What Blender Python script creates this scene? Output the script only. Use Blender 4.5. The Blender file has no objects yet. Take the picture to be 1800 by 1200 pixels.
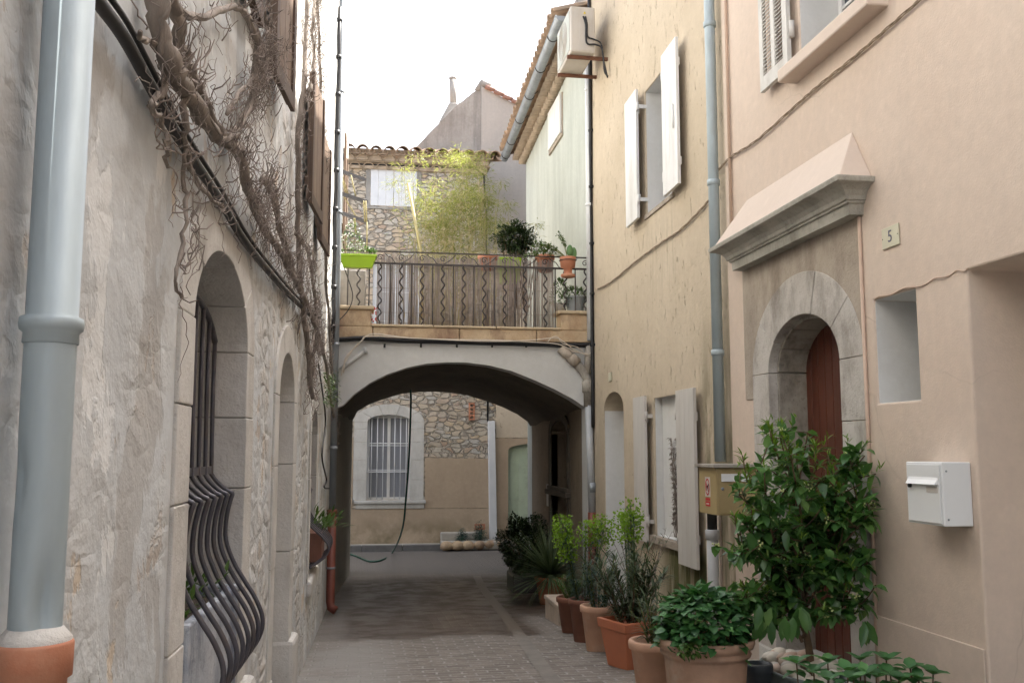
import bpy, bmesh, math, random
from mathutils import Vector, Matrix
from mathutils.geometry import tessellate_polygon
random.seed(7)
rnd=random.random
def ru(a,b): return a+(b-a)*random.random()
# ------------------------------------------------------------ camera geometry helpers
F_=1673.0; PIT=math.atan(190/F_); YAW=math.atan(260/F_)
def ray(px,py):
    u=(px-900)/F_; v=(600-py)/F_
    cp,sp=math.cos(PIT),math.sin(PIT); cy,sy=math.cos(YAW),math.sin(YAW)
    f=(cp*sy,cp*cy,sp); r=(cy,-sy,0); up=(-sp*sy,-sp*cy,cp)
    return tuple(f[i]+u*r[i]+v*up[i] for i in range(3))
def atX(px,py,X):
    d=ray(px,py); t=X/d[0]; return Vector((X,d[1]*t,1.6+d[2]*t))
def atY(px,py,Y):
    d=ray(px,py); t=Y/d[1]; return Vector((d[0]*t,Y,1.6+d[2]*t))
LX0,LK=-.709,.031
SB=8.0; LK2=.006
def lx(s,o=0): return LX0+LK*min(s,SB)+LK2*max(0,s-SB)+o
def atL(px,py,o=0):
    d=ray(px,py); t=(LX0+o)/(d[0]-LK*d[1])
    if d[1]*t>SB or t<0: t=(LX0+(LK-LK2)*SB+o)/(d[0]-LK2*d[1])
    return Vector((d[0]*t,d[1]*t,1.6+d[2]*t))
GP=[(-60,.9),(0,0.0),(4,-.02),(7,-.10),(11.7,-.38),(13,-.45),(17.4,-.6),(22,-.62),(80,-.62)]
def gz(y):
    for (a,za),(b,zb) in zip(GP,GP[1:]):
        if y<=b: return za+(zb-za)*(y-a)/(b-a)
    return GP[-1][1]
def atG(px,py):
    d=ray(px,py); z=-.3
    for i in range(40):
        t=(z-1.6)/d[2]; z=gz(d[1]*t)
    return Vector((d[0]*t,d[1]*t,z))
RXP=3.06; RXT=3.085
FL=lambda s,z,o=0: Vector((lx(s,o),s,z))          # left wall frame (o = out into the street)
FP=lambda s,z,o=0: Vector((RXP-o,s,z))            # pink wall
FT=lambda s,z,o=0: Vector((RXT-o,s,z))            # tan wall
def FY(Y): return lambda s,z,o=0: Vector((s,Y-o,z))  # a wall facing the camera
# ------------------------------------------------------------ mesh builder
COL=None
class MB:
    def __init__(s): s.v=[]; s.f=[]; s.sm=[]
    def add(s,vs,fs,smooth=False):
        b=len(s.v); s.v+= [Vector(v) for v in vs]
        for f in fs: s.f.append([b+i for i in f]); s.sm.append(smooth)
        return s
    def box(s,a,b):
        (x0,y0,z0),(x1,y1,z1)=a,b
        x0,x1=min(x0,x1),max(x0,x1);y0,y1=min(y0,y1),max(y0,y1);z0,z1=min(z0,z1),max(z0,z1)
        s.add([(x0,y0,z0),(x1,y0,z0),(x1,y1,z0),(x0,y1,z0),(x0,y0,z1),(x1,y0,z1),(x1,y1,z1),(x0,y1,z1)],
              [(0,3,2,1),(4,5,6,7),(0,1,5,4),(1,2,6,5),(2,3,7,6),(3,0,4,7)]); return s
    def hexa(s,p):   # 8 points, bottom ring then top ring
        s.add(p,[(0,3,2,1),(4,5,6,7),(0,1,5,4),(1,2,6,5),(2,3,7,6),(3,0,4,7)]); return s
    def fbox(s,fr,s0,s1,z0,z1,o0,o1):
        return s.hexa([fr(s0,z0,o0),fr(s1,z0,o0),fr(s1,z0,o1),fr(s0,z0,o1),fr(s0,z1,o0),fr(s1,z1,o0),fr(s1,z1,o1),fr(s0,z1,o1)])
    def prism(s,fr,poly,o0,o1):
        n=len(poly); vs=[fr(a,b,o0) for a,b in poly]+[fr(a,b,o1) for a,b in poly]
        s.add(vs,[list(range(n)),list(range(2*n-1,n-1,-1))]+[(i,i+n,(i+1)%n+n,(i+1)%n) for i in range(n)]); return s
    def slab(s,fr,outline,holes,thick,o=0):
        loops=[outline]+holes; pts=[p for l in loops for p in l]; n=len(pts)
        tris=tessellate_polygon([[Vector((a,b,0)) for a,b in l] for l in loops])
        vs=[fr(a,b,o) for a,b in pts]+[fr(a,b,o-thick) for a,b in pts]
        fs=[tuple(t) for t in tris]+[(t[2]+n,t[1]+n,t[0]+n) for t in tris]
        k=0
        for l in loops:
            m=len(l)
            for i in range(m): a=k+i;b=k+(i+1)%m; fs.append((a,b,b+n,a+n))
            k+=m
        s.add(vs,fs); return s
    def tube(s,pts,r,n=8,cap=True,smooth=True):
        pts=[Vector(p) for p in pts]
        if len(pts)<2: return s
        rs=r if isinstance(r,(list,tuple)) else [r]*len(pts)
        t=(pts[1]-pts[0]).normalized(); u=t.orthogonal().normalized(); vs=[];fs=[]
        for i,p in enumerate(pts):
            if i==0: t=pts[1]-pts[0]
            elif i==len(pts)-1: t=pts[i]-pts[i-1]
            else: t=(pts[i+1]-pts[i]).normalized()+(pts[i]-pts[i-1]).normalized()
            if t.length<1e-9: t=Vector((0,0,1))
            t.normalize(); u=(u-t*u.dot(t))
            if u.length<1e-6: u=t.orthogonal()
            u.normalize(); w=t.cross(u)
            for k in range(n):
                a=2*math.pi*k/n; vs.append(p+(u*math.cos(a)+w*math.sin(a))*rs[i])
        for i in range(len(pts)-1):
            for k in range(n): a=i*n+k;b=i*n+(k+1)%n; fs.append((a,b,b+n,a+n))
        if cap: fs.append(tuple(range(n-1,-1,-1))); fs.append(tuple((len(pts)-1)*n+k for k in range(n)))
        s.add(vs,fs,smooth); return s
    def lathe(s,prof,c,n=32,smooth=True,close=False):
        c=Vector(c); vs=[];fs=[]
        for r,z in prof:
            for k in range(n): a=2*math.pi*k/n; vs.append(c+Vector((r*math.cos(a),r*math.sin(a),z)))
        for i in range(len(prof)-1):
            for k in range(n): a=i*n+k;b=i*n+(k+1)%n; fs.append((a,b,b+n,a+n))
        fs.append(tuple(range(n-1,-1,-1))); fs.append(tuple((len(prof)-1)*n+k for k in range(n)))
        s.add(vs,fs,smooth); return s
    def ball(s,c,r,sub=2,jit=.0,sc=(1,1,1)):
        bm=bmesh.new(); bmesh.ops.create_icosphere(bm,subdivisions=sub,radius=1)
        c=Vector(c); off=ru(0,100)
        vs=[]
        for v in bm.verts:
            k=1+jit*math.sin(v.co.x*3+off)*math.cos(v.co.y*2.7+off*2)+jit*.6*math.sin(v.co.z*4+off)
            vs.append(c+Vector((v.co.x*sc[0],v.co.y*sc[1],v.co.z*sc[2]))*r*k)
        s.add(vs,[[v.index for v in f.verts] for f in bm.faces],True); bm.free(); return s
    def leaf(s,p,d,up,L,W,bend=.15,fold=.12,simple=False):
        d=d.normalized(); w=d.cross(up)
        if w.length<1e-4: w=d.orthogonal()
        w.normalize(); nrm=w.cross(d)
        if simple:
            s.add([p,p+d*L*.45+w*W*.5,p+d*L+nrm*(-bend*L),p+d*L*.45-w*W*.5],[(0,1,2,3)]); return
        m1=p+d*L*.33; m2=p+d*L*.7-nrm*bend*L*.45; t=p+d*L-nrm*bend*L
        s.add([p,m1+w*W*.46+nrm*fold*W,m1,m1-w*W*.46+nrm*fold*W,m2+w*W*.36+nrm*fold*W,m2,m2-w*W*.36+nrm*fold*W,t],
              [(0,1,2),(0,2,3),(1,4,5,2),(2,5,6,3),(4,7,5),(5,7,6)],True)
    def build(s,name,mat,parent=None,loc=None,bevel=0,fixn=True):
        off=Vector((0,0,0))
        if parent is not None:
            r=parent
            while r is not None: off+=r.location; r=r.parent
        elif loc is not None: off=Vector(loc)
        me=bpy.data.meshes.new(name); me.from_pydata([tuple(v-off) for v in s.v],[],s.f)
        me.polygons.foreach_set('use_smooth',s.sm); me.update()
        if fixn and len(s.f)<60000:
            bm=bmesh.new(); bm.from_mesh(me); bmesh.ops.recalc_face_normals(bm,faces=bm.faces); bm.to_mesh(me); bm.free()
        me.materials.append(mat)
        o=bpy.data.objects.new(name,me); COL.objects.link(o)
        if parent is not None: o.parent=parent
        elif loc is not None: o.location=Vector(loc)
        if bevel:
            b=o.modifiers.new('bevel','BEVEL'); b.width=bevel; b.segments=2; b.limit_method='ANGLE'; b.angle_limit=math.radians(40)
        return o
def tag(o,label=None,cat=None,group=None,kind=None):
    if label: o['label']=label
    if cat: o['category']=cat
    if group: o['group']=group
    if kind: o['kind']=kind
    return o
def thing(name,label,cat,loc,group=None):
    o=bpy.data.objects.new(name,None); COL.objects.link(o); o.location=Vector(loc); o.empty_display_size=.1
    return tag(o,label,cat,group)
def catmull(pts,k=6):
    pts=[Vector(p) for p in pts]; out=[]
    P=[pts[0]*2-pts[1]]+pts+[pts[-1]*2-pts[-2]]
    for i in range(1,len(P)-2):
        a,b,c,d=P[i-1:i+3]
        for j in range(k):
            t=j/k; out.append(.5*((2*b)+(c-a)*t+(2*a-5*b+4*c-d)*t*t+(3*b-a-3*c+d)*t**3))
    out.append(pts[-1]); return out
# ------------------------------------------------------------ materials
class G:
    def __init__(s,name,world=False):
        s.m=bpy.data.materials.new(name); s.m.use_nodes=True; s.nt=s.m.node_tree; s.n=s.nt.nodes; s.l=s.nt.links
        s.b=s.n['Principled BSDF']; s.out=s.n['Material Output']
        if world: s.co=s.n.new('ShaderNodeNewGeometry').outputs['Position']
        else: s.co=s.n.new('ShaderNodeTexCoord').outputs['Object']
    def k(s,a,sock):
        if hasattr(a,'is_linked') or hasattr(a,'links'): s.l.new(a,sock)
        else:
            if sock.type=='RGBA' and isinstance(a,(tuple,list)) and len(a)==3: a=tuple(a)+(1,)
            sock.default_value=a
    def map(s,sc=(1,1,1),v=None,rot=(0,0,0),loc=(0,0,0)):
        n=s.n.new('ShaderNodeMapping'); s.l.new(v or s.co,n.inputs[0]); n.inputs['Scale'].default_value=sc; n.inputs['Rotation'].default_value=rot; n.inputs['Location'].default_value=loc
        return n.outputs[0]
    def noise(s,scale,detail=4,rough=.55,v=None,dist=0,col=False):
        n=s.n.new('ShaderNodeTexNoise'); s.l.new(v or s.co,n.inputs['Vector']); n.inputs['Scale'].default_value=scale; n.inputs['Detail'].default_value=detail; n.inputs['Roughness'].default_value=rough; n.inputs['Distortion'].default_value=dist
        return n.outputs['Color' if col else 'Fac']
    def vor(s,scale,feat='F1',v=None,out='Distance',rnd=1):
        n=s.n.new('ShaderNodeTexVoronoi'); n.feature=feat; s.l.new(v or s.co,n.inputs['Vector']); n.inputs['Scale'].default_value=scale; n.inputs['Randomness'].default_value=rnd
        return n.outputs[out]
    def warp(s,amt,scale,v=None):
        v=v or s.co; nz=s.noise(scale,3,.5,v,col=True)
        a=s.n.new('ShaderNodeVectorMath'); a.operation='SUBTRACT'; s.l.new(nz,a.inputs[0]); a.inputs[1].default_value=(.5,.5,.5)
        b=s.n.new('ShaderNodeVectorMath'); b.operation='MULTIPLY_ADD'; s.l.new(a.outputs[0],b.inputs[0]); b.inputs[1].default_value=(amt,)*3; s.l.new(v,b.inputs[2])
        return b.outputs[0]
    def ramp(s,f,stops,interp='LINEAR'):
        n=s.n.new('ShaderNodeValToRGB'); s.k(f,n.inputs[0]); e=n.color_ramp.elements; n.color_ramp.interpolation=interp
        while len(e)<len(stops): e.new(.5)
        for i,(p,c) in enumerate(stops):
            e[i].position=p; e[i].color=(c,c,c,1) if not isinstance(c,(tuple,list)) else tuple(c)+(1,)
        return n.outputs[0]
    def mix(s,f,a,b,mode='MIX'):
        n=s.n.new('ShaderNodeMix'); n.data_type='RGBA'; n.blend_type=mode
        s.k(f,n.inputs[0]); s.k(a,n.inputs[6]); s.k(b,n.inputs[7]); return n.outputs[2]
    def math(s,op,a,b=0,c=0):
        n=s.n.new('ShaderNodeMath'); n.operation=op; s.k(a,n.inputs[0]); s.k(b,n.inputs[1]); s.k(c,n.inputs[2]); return n.outputs[0]
    def xyz(s,i,v=None):
        n=s.n.new('ShaderNodeSeparateXYZ'); s.l.new(v or s.co,n.inputs[0]); return n.outputs[i]
    def rng(s,v,a,b,c=0,d=1,smooth=True):
        n=s.n.new('ShaderNodeMapRange'); n.interpolation_type='SMOOTHSTEP' if smooth else 'LINEAR'
        s.k(v,n.inputs[0]); n.inputs[1].default_value=a;n.inputs[2].default_value=b;n.inputs[3].default_value=c;n.inputs[4].default_value=d
        return n.outputs[0]
    def bump(s,h,dist=.01,strength=1,prev=None):
        n=s.n.new('ShaderNodeBump'); s.k(h,n.inputs['Height']); n.inputs['Distance'].default_value=dist; n.inputs['Strength'].default_value=strength
        if prev: s.l.new(prev,n.inputs['Normal'])
        return n.outputs[0]
    def fin(s,col,rough=.8,nrm=None,metal=0,spec=None):
        s.k(col,s.b.inputs['Base Color']); s.k(rough,s.b.inputs['Roughness']); s.b.inputs['Metallic'].default_value=metal
        if nrm: s.l.new(nrm,s.b.inputs['Normal'])
        if spec is not None: s.b.inputs['Specular IOR Level'].default_value=spec
        return s.m
MAT={}
def c3(c,f): return tuple(min(1,x*f) for x in c)
def plaster(name,ca,cb,stain,gscale=1.2,fine=60,bd=.003,pits=0,streak=.35,green=None,patches=None,stones=None,rough=.9):
    g=G(name,True)
    n1=g.noise(gscale,6,.6); col=g.mix(g.ramp(n1,[(.3,0),(.72,1)]),ca,cb)
    st=g.noise(2.2,6,.65,g.map((1.6,1.6,.22))); col=g.mix(g.math('MULTIPLY',g.ramp(st,[(.48,0),(.78,1)]),streak),col,stain)
    f2=g.noise(14,5,.7); col=g.mix(g.ramp(f2,[(.35,.22),(.65,0)]),col,c3(stain,.9))
    f3=g.noise(9,3,.6); col=g.mix(g.ramp(f3,[(.6,0),(.75,.25)]),col,c3(cb,1.15))
    h=g.math('ADD',g.math('MULTIPLY',g.noise(fine,3,.6),.35),g.math('MULTIPLY',g.noise(5,4,.6),.9))
    if patches:
        for i,(pc,sc,lo,st2) in enumerate(patches):
            w=g.warp(.25,3,g.map((1,1,st2),loc=(i*3.7,i*1.3,i*2.1)))
            pm=g.ramp(g.noise(sc,6,.62,w),[(lo,0),(lo+.03,1)]); col=g.mix(g.math('MULTIPLY',pm,.9),col,pc); h=g.math('SUBTRACT',h,g.math('MULTIPLY',pm,.22))
    if stones:
        lw=g.warp(.3,2.5); lc=g.vor(3.4,'SMOOTH_F1',lw,'Color'); ld=g.vor(3.4,'SMOOTH_F1',lw); col=g.mix(g.math('MULTIPLY',g.xyz(0,lc),.2),col,c3(ca,.72)); h=g.math('SUBTRACT',h,g.math('MULTIPLY',ld,1.3))
        (sc,mask,cs,mc)=stones
        w=g.warp(.18,2.2,g.map((1,1,1.7))); w=g.warp(.10,9,w); e=g.vor(sc,'DISTANCE_TO_EDGE',w); cc=g.vor(sc,'F1',w,'Color')
        sc1=g.ramp(g.xyz(0,cc),cs); sc1=g.mix(g.ramp(g.noise(20,4,.6),[(.3,.45),(.7,0)]),sc1,c3(mc,.75))
        em=g.ramp(e,[(.0,0),(.24,1)]); stc=g.mix(em,mc,sc1)
        mk=mask(g); mk2=g.math('MULTIPLY',mk,g.ramp(g.noise(2.3,6,.65),[(.40,0),(.62,.85)]))
        col=g.mix(mk2,col,stc); h=g.math('ADD',h,g.math('MULTIPLY',g.math('MULTIPLY',em,mk2),2.2))
    if pits:
        p=g.noise(13,3,.7,g.map((1,1,.38),rot=(.25,0,0))); pm=g.ramp(p,[(.62,0),(.67,1)])
        col=g.mix(g.math('MULTIPLY',pm,.3),col,c3(stain,.66)); h=g.math('SUBTRACT',h,g.math('MULTIPLY',pm,pits))
        p=g.noise(24,2,.6,g.map((1,1,.6),rot=(-.3,0,0))); pm=g.ramp(p,[(.69,0),(.72,1)])
        col=g.mix(g.math('MULTIPLY',pm,.5),col,c3(stain,.4))
    if green: col=green(g,col)
    return g.fin(col,rough,g.bump(h,bd,1),spec=.25)
def simple(name,c,rough=.5,metal=0,var=.12,scale=6,bd=.0,bs=30,spec=None,dirt=None,stretch=(1,1,1)):
    g=G(name); v=g.map(stretch)
    n=g.noise(scale,5,.6,v); col=g.mix(g.ramp(n,[(.3,0),(.7,1)]),c3(c,1-var),c3(c,1+var))
    if dirt: col=g.mix(g.ramp(g.noise(scale*.6,6,.7,v),[(.5,0),(.72,.8)]),col,dirt)
    r=g.math('ADD',g.math('MULTIPLY',g.noise(scale*2,3,.6),.2),rough-.1)
    nr=g.bump(g.noise(bs,4,.6,v),bd,1) if bd else None
    return g.fin(col,r,nr,metal,spec)
def leafmat(name,ca,cb,cc=None,rough=.38,trans=.25):
    g=G(name); geo=g.n.new('ShaderNodeNewGeometry'); r=geo.outputs['Random Per Island']
    col=g.ramp(r,[(0,ca),(.75,cb),(1,cc or cb)])
    col=g.mix(g.ramp(g.noise(9,2,.5),[(.35,.35),(.6,0)]),col,c3(ca,.7))
    g.fin(col,rough,None,0,.45)
    t=g.n.new('ShaderNodeBsdfTranslucent'); g.l.new(g.mix(.5,col,(cb[0]*1.6,cb[1]*1.8,cb[2]*.8)),t.inputs[0])
    m=g.n.new('ShaderNodeMixShader'); m.inputs[0].default_value=trans; g.l.new(g.b.outputs[0],m.inputs[1]); g.l.new(t.outputs[0],m.inputs[2]); g.l.new(m.outputs[0],g.out.inputs[0])
    return g.m
def mats():
    m=MAT
    LST=[(0,(.40,.37,.34)),(.3,(.52,.48,.43)),(.55,(.55,.45,.35)),(.8,(.50,.49,.47)),(1,(.60,.55,.48))]
    def lmask(g): return g.math('MAXIMUM',g.rng(g.xyz(1),4.2,6.0,.25,.95),g.math('MULTIPLY',g.rng(g.xyz(2),3.0,3.8),.6))
    m['wall_l']=plaster('old_lime_plaster',(.545,.575,.595),(.67,.705,.72),(.42,.415,.40),1.1,26,.009,0,.4,None,
        [((.78,.80,.80),2.2,.55,.7),((.47,.47,.46),1.6,.56,.6),((.60,.50,.38),2.4,.615,.8),((.50,.44,.38),3.6,.63,.8)],(4.6,lmask,LST,(.52,.50,.46)))
    m['white_l']=plaster('white_plaster',(.62,.60,.56),(.7,.68,.64),(.5,.48,.44),1,50,.003)
    def mold(g,col):
        z=g.xyz(2); y=g.xyz(1)
        a=g.math('MULTIPLY',g.rng(z,.85,.55),g.math('MULTIPLY',g.rng(y,8.0,8.3),g.rng(y,9.9,9.3)))
        a=g.math('MULTIPLY',a,g.ramp(g.noise(3,5,.6,g.map((1,3,.5))),[(.3,.35),(.5,1)]))
        col=g.mix(g.math('MULTIPLY',a,.95),col,(.085,.09,.03))
        b=g.math('MULTIPLY',g.math('MULTIPLY',g.rng(y,8.55,8.3),g.rng(z,3.2,1.7)),g.ramp(g.noise(2.5,5,.6,g.map((1,2,.4))),[(.38,0),(.56,1)]))
        col=g.mix(g.math('MULTIPLY',b,.8),col,(.17,.15,.09))
        c=g.math('MULTIPLY',g.rng(z,4.2,3.9),g.math('MULTIPLY',g.rng(z,3.0,3.9),g.ramp(g.noise(5,4,.6,g.map((1,3,.2))),[(.5,0),(.68,1)])))
        c=g.math('MULTIPLY',c,g.math('MULTIPLY',g.rng(y,9.0,9.2),g.rng(y,10.2,10.0)))
        return g.mix(g.math('MULTIPLY',c,.5),col,(.2,.18,.12))
    m['tan']=plaster('ochre_render',(.53,.445,.33),(.62,.53,.41),(.43,.36,.27),1.0,35,.012,1.0,.22,mold)
    def splash(g,col):
        a=g.math('MULTIPLY',g.rng(g.xyz(2),.95,-.05),g.ramp(g.noise(4,6,.7,g.map((1,1,.5))),[(.35,.15),(.65,1)]))
        col=g.mix(g.math('MULTIPLY',a,.5),col,(.38,.34,.30))
        cr=g.vor(.55,'DISTANCE_TO_EDGE',g.warp(.5,1.6)); cm=g.math('MULTIPLY',g.ramp(cr,[(0,1),(.0035,0)]),g.ramp(g.noise(1.1,3,.5),[(.5,0),(.62,.55)]))
        return g.mix(cm,col,(.40,.32,.26))
    m['pink']=plaster('pink_render',(.63,.51,.42),(.68,.57,.48),(.50,.43,.37),.6,90,.0045,0,.28,splash)
    m['pinklight']=plaster('pale_pink_render',(.64,.54,.46),(.69,.59,.51),(.60,.51,.45),.8,110,.002,0,.15)
    m['reveal']=plaster('white_reveal_paint',(.66,.66,.65),(.72,.72,.71),(.58,.57,.54),.9,60,.002,0,.2)
    def gm(g,col):
        a=g.ramp(g.noise(1.6,6,.65,g.map((1,1.6,.3),loc=(3,1,2))),[(.45,0),(.7,1)])
        return g.mix(g.math('MULTIPLY',a,.55),col,(.35,.38,.35))
    m['green_wall']=plaster('pale_green_render',(.50,.53,.485),(.565,.595,.55),(.39,.415,.375),.7,50,.005,0,.55,gm)
    m['arch']=plaster('grey_arch_render',(.60,.60,.585),(.66,.66,.645),(.52,.51,.485),.7,80,.0025,0,.3)
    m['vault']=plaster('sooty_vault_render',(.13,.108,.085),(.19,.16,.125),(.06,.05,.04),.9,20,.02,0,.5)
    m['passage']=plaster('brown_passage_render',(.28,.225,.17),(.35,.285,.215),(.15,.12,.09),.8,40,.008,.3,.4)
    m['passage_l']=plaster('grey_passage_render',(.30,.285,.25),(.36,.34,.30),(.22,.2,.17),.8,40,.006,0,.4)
    def low(g,col):
        a=g.math('MULTIPLY',g.rng(g.xyz(2),.2,-.35),g.ramp(g.noise(2.4,5,.6),[(.38,0),(.62,1)]))
        return g.mix(g.math('MULTIPLY',a,.75),col,(.20,.17,.10))
    m['far_render']=plaster('beige_far_render',(.46,.36,.26),(.54,.43,.32),(.36,.28,.2),.9,50,.006,0,.35,low)
    m['far_render_light']=plaster('pale_far_render',(.62,.53,.41),(.68,.59,.47),(.48,.38,.28),1.2,30,.012,0,.3,None,[((.45,.36,.27),2.6,.6,1)])
    m['gable']=plaster('weathered_gable_render',(.30,.285,.265),(.45,.425,.395),(.18,.17,.155),1.2,30,.01,0,1.0)
    m['gable_light']=plaster('pale_gable_render',(.55,.50,.45),(.62,.57,.51),(.42,.39,.36),.6,40,.005,0,.4)
    def rubble(name,sc,cs,mortar,st=1.5):
        g=G(name,True); w=g.warp(.22,2.6,g.map((1,1,st))); w=g.warp(.10,10,w); e=g.vor(sc,'DISTANCE_TO_EDGE',w,rnd=.95); cc=g.vor(sc,'F1',w,'Color',.95)
        col=g.ramp(g.xyz(0,cc),cs); col=g.mix(g.ramp(g.noise(16,5,.65),[(.3,.5),(.65,0)]),col,c3(mortar,.7))
        em=g.ramp(e,[(.01,0),(.10,1)]); col=g.mix(em,mortar,col); dk=g.math('MULTIPLY',g.ramp(e,[(.0,1),(.045,0)]),g.ramp(g.noise(3,4,.6),[(.45,0),(.68,.6)])); col=g.mix(dk,col,c3(mortar,.35))
        h=g.math('ADD',g.math('MULTIPLY',em,2.4),g.math('MULTIPLY',g.noise(22,5,.65),.8)); h=g.math('ADD',h,g.math('MULTIPLY',g.xyz(1,cc),.8))
        return g.fin(col,.9,g.bump(h,.022,1),spec=.2)
    m['rubble']=rubble('rubble_stone',4.9,[(0,(.52,.43,.33)),(.25,(.62,.56,.47)),(.45,(.55,.53,.50)),(.65,(.64,.50,.34)),(.85,(.58,.50,.42)),(1,(.50,.34,.24))],(.60,.53,.44),2.0)
    def cut(name,a,b,st,dark):
        g=G(name,True); n=g.noise(3,6,.65); col=g.mix(g.ramp(n,[(.3,0),(.7,1)]),a,b)
        col=g.mix(g.math('MULTIPLY',g.ramp(g.noise(2.6,6,.7,g.map((1,1,.5),loc=(5,2,1))),[(.47,0),(.66,1)]),dark),col,st)
        col=g.mix(g.ramp(g.noise(40,3,.6),[(.6,0),(.7,.35)]),col,c3(st,.8))
        h=g.math('ADD',g.noise(50,4,.65),g.math('MULTIPLY',g.noise(7,4,.6),1.5))
        return g.fin(col,.85,g.bump(h,.005,1),spec=.25)
    m['cut']=cut('dressed_limestone',(.54,.53,.50),(.65,.635,.605),(.38,.355,.32),.6)
    m['cutdoor']=cut('weathered_door_limestone',(.46,.43,.39),(.58,.555,.52),(.22,.19,.165),.85)
    m['cutdark']=cut('sooty_limestone',(.30,.27,.23),(.45,.42,.37),(.10,.088,.075),.9)
    m['cutwhite']=cut('pale_limestone',(.56,.55,.52),(.66,.65,.62),(.40,.38,.35),.5)
    m['cornice']=cut('cornice_limestone',(.40,.385,.34),(.52,.50,.45),(.20,.19,.16),.75)
    m['rough_stone']=cut('brown_bare_stone',(.35,.30,.245),(.46,.40,.335),(.24,.20,.16),.8)
    m['terrace_stone']=cut('ochre_stone',(.42,.29,.18),(.62,.49,.33),(.26,.17,.12),1.0)
    m['sillstone']=cut('ochre_ledge_stone',(.50,.40,.27),(.58,.48,.34),(.36,.26,.18),.6)
    m['marble']=cut('grey_veined_stone',(.33,.37,.43),(.56,.58,.60),(.12,.14,.19),.9)
    # ground
    g=G('street_pavers',True)
    b=g.n.new('ShaderNodeTexBrick'); g.l.new(g.warp(.06,5),b.inputs['Vector'])
    for k_,v_ in (('Scale',1),('Brick Width',.20),('Row Height',.105),('Mortar Size',.011),('Mortar Smooth',.3),('Bias',-.1)): b.inputs[k_].default_value=v_
    b.inputs['Color1'].default_value=(.30,.27,.235,1); b.inputs['Color2'].default_value=(.175,.155,.135,1); b.inputs['Mortar'].default_value=(.31,.295,.28,1)
    col=g.mix(g.ramp(g.noise(1.2,5,.6),[(.35,.35),(.65,0)]),b.outputs['Color'],(.20,.165,.145))
    b2=g.n.new('ShaderNodeTexBrick'); g.l.new(b.inputs['Vector'].links[0].from_socket,b2.inputs['Vector'])
    for k_,v_ in (('Scale',1),('Brick Width',.20),('Row Height',.105),('Mortar Size',.011),('Mortar Smooth',.3)): b2.inputs[k_].default_value=v_
    b2.inputs['Color1'].default_value=(0,0,0,1); b2.inputs['Color2'].default_value=(1,1,1,1); b2.inputs['Mortar'].default_value=(0,0,0,1)
    sm=g.math('MULTIPLY',g.math('MULTIPLY',b.outputs['Fac'],.9),g.ramp(g.noise(16,3,.6),[(.46,0),(.6,1)]))
    col=g.mix(g.math('MULTIPLY',sm,.6),col,(.62,.59,.55)); col=g.mix(g.ramp(g.noise(9,5,.7),[(.35,.45),(.62,0)]),col,(.16,.135,.115)); col=g.mix(g.ramp(g.noise(70,4,.7),[(.35,.45),(.6,0)]),col,(.09,.078,.07))
    y=g.xyz(1); x=g.xyz(0)
    col=g.mix(g.math('MULTIPLY',g.rng(x,.55,.0),g.rng(g.noise(2.5,4),.3,.6,.35,.8)),col,(.30,.29,.275))
    yy=g.math('ADD',y,g.math('MULTIPLY',g.math('SUBTRACT',g.noise(1.4,5,.65),.5),1.1))
    xx=g.math('ADD',x,g.math('MULTIPLY',g.math('SUBTRACT',g.noise(1.9,4,.6),.5),.8))
    wet=g.math('MULTIPLY',g.rng(yy,9.7,9.95),g.rng(yy,17.6,15.6))
    dry=g.math('MULTIPLY',g.rng(xx,1.75,2.0),g.rng(yy,11.9,11.2)); wet=g.math('MULTIPLY',wet,g.math('SUBTRACT',1,dry))
    wet=g.math('MULTIPLY',wet,g.rng(g.math('ADD',x,g.math('MULTIPLY',g.noise(4,3),.2)),-.12,.05,.55,1))
    wet=g.math('MULTIPLY',wet,g.rng(g.noise(2.3,5,.65,g.map((.8,1.2,1))),.25,.5,.85,1))
    col=g.mix(g.math('MULTIPLY',wet,.88),col,g.mix(g.noise(6,4),(.05,.035,.026),(.085,.06,.044)))
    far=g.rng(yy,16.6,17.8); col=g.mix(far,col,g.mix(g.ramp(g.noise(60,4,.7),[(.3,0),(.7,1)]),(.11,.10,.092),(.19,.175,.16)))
    rgh=g.math('SUBTRACT',.85,g.math('MULTIPLY',wet,g.rng(g.noise(3.5,5),.3,.65,.28,.56)))
    hb=g.math('ADD',g.math('MULTIPLY',b.outputs['Fac'],-1),g.math('MULTIPLY',g.noise(40,4),.6))
    m['ground']=g.fin(col,rgh,g.bump(g.math('MULTIPLY',hb,g.rng(wet,0,1,1,.35)),.006,1),spec=.4)
    g=G('gutter_slabs',True); n=g.noise(5,5,.6); wetc=g.rng(y:=g.xyz(1),9.3,10.3)
    col=g.mix(g.ramp(n,[(.3,0),(.7,1)]),(.17,.155,.14),(.24,.22,.195)); col=g.mix(g.math('MULTIPLY',wetc,.7),col,(.12,.09,.065))
    m['gutter']=g.fin(col,g.rng(wetc,0,1,.85,.4),g.bump(g.noise(40,4),.004,1))
    m['kerb']=simple('grey_kerb_stone',(.17,.165,.16),.8,0,.2,5,.004,50)
    m['pavement']=simple('pale_pavement',(.42,.39,.34),.9,0,.15,5,.004,60)
    # metals, plastics
    m['zinc']=simple('galvanised_pipe_metal',(.38,.455,.49),.45,.12,.12,5,.0022,9,dirt=(.30,.33,.33),stretch=(1,1,.25))
    m['zincdark']=simple('old_zinc',(.30,.33,.36),.5,.35,.15,5,.001,20,dirt=(.2,.21,.22),stretch=(1,1,.3))
    m['pvc']=simple('grey_plastic_pipe',(.46,.48,.50),.5,0,.05,4,dirt=(.38,.37,.35))
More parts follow.
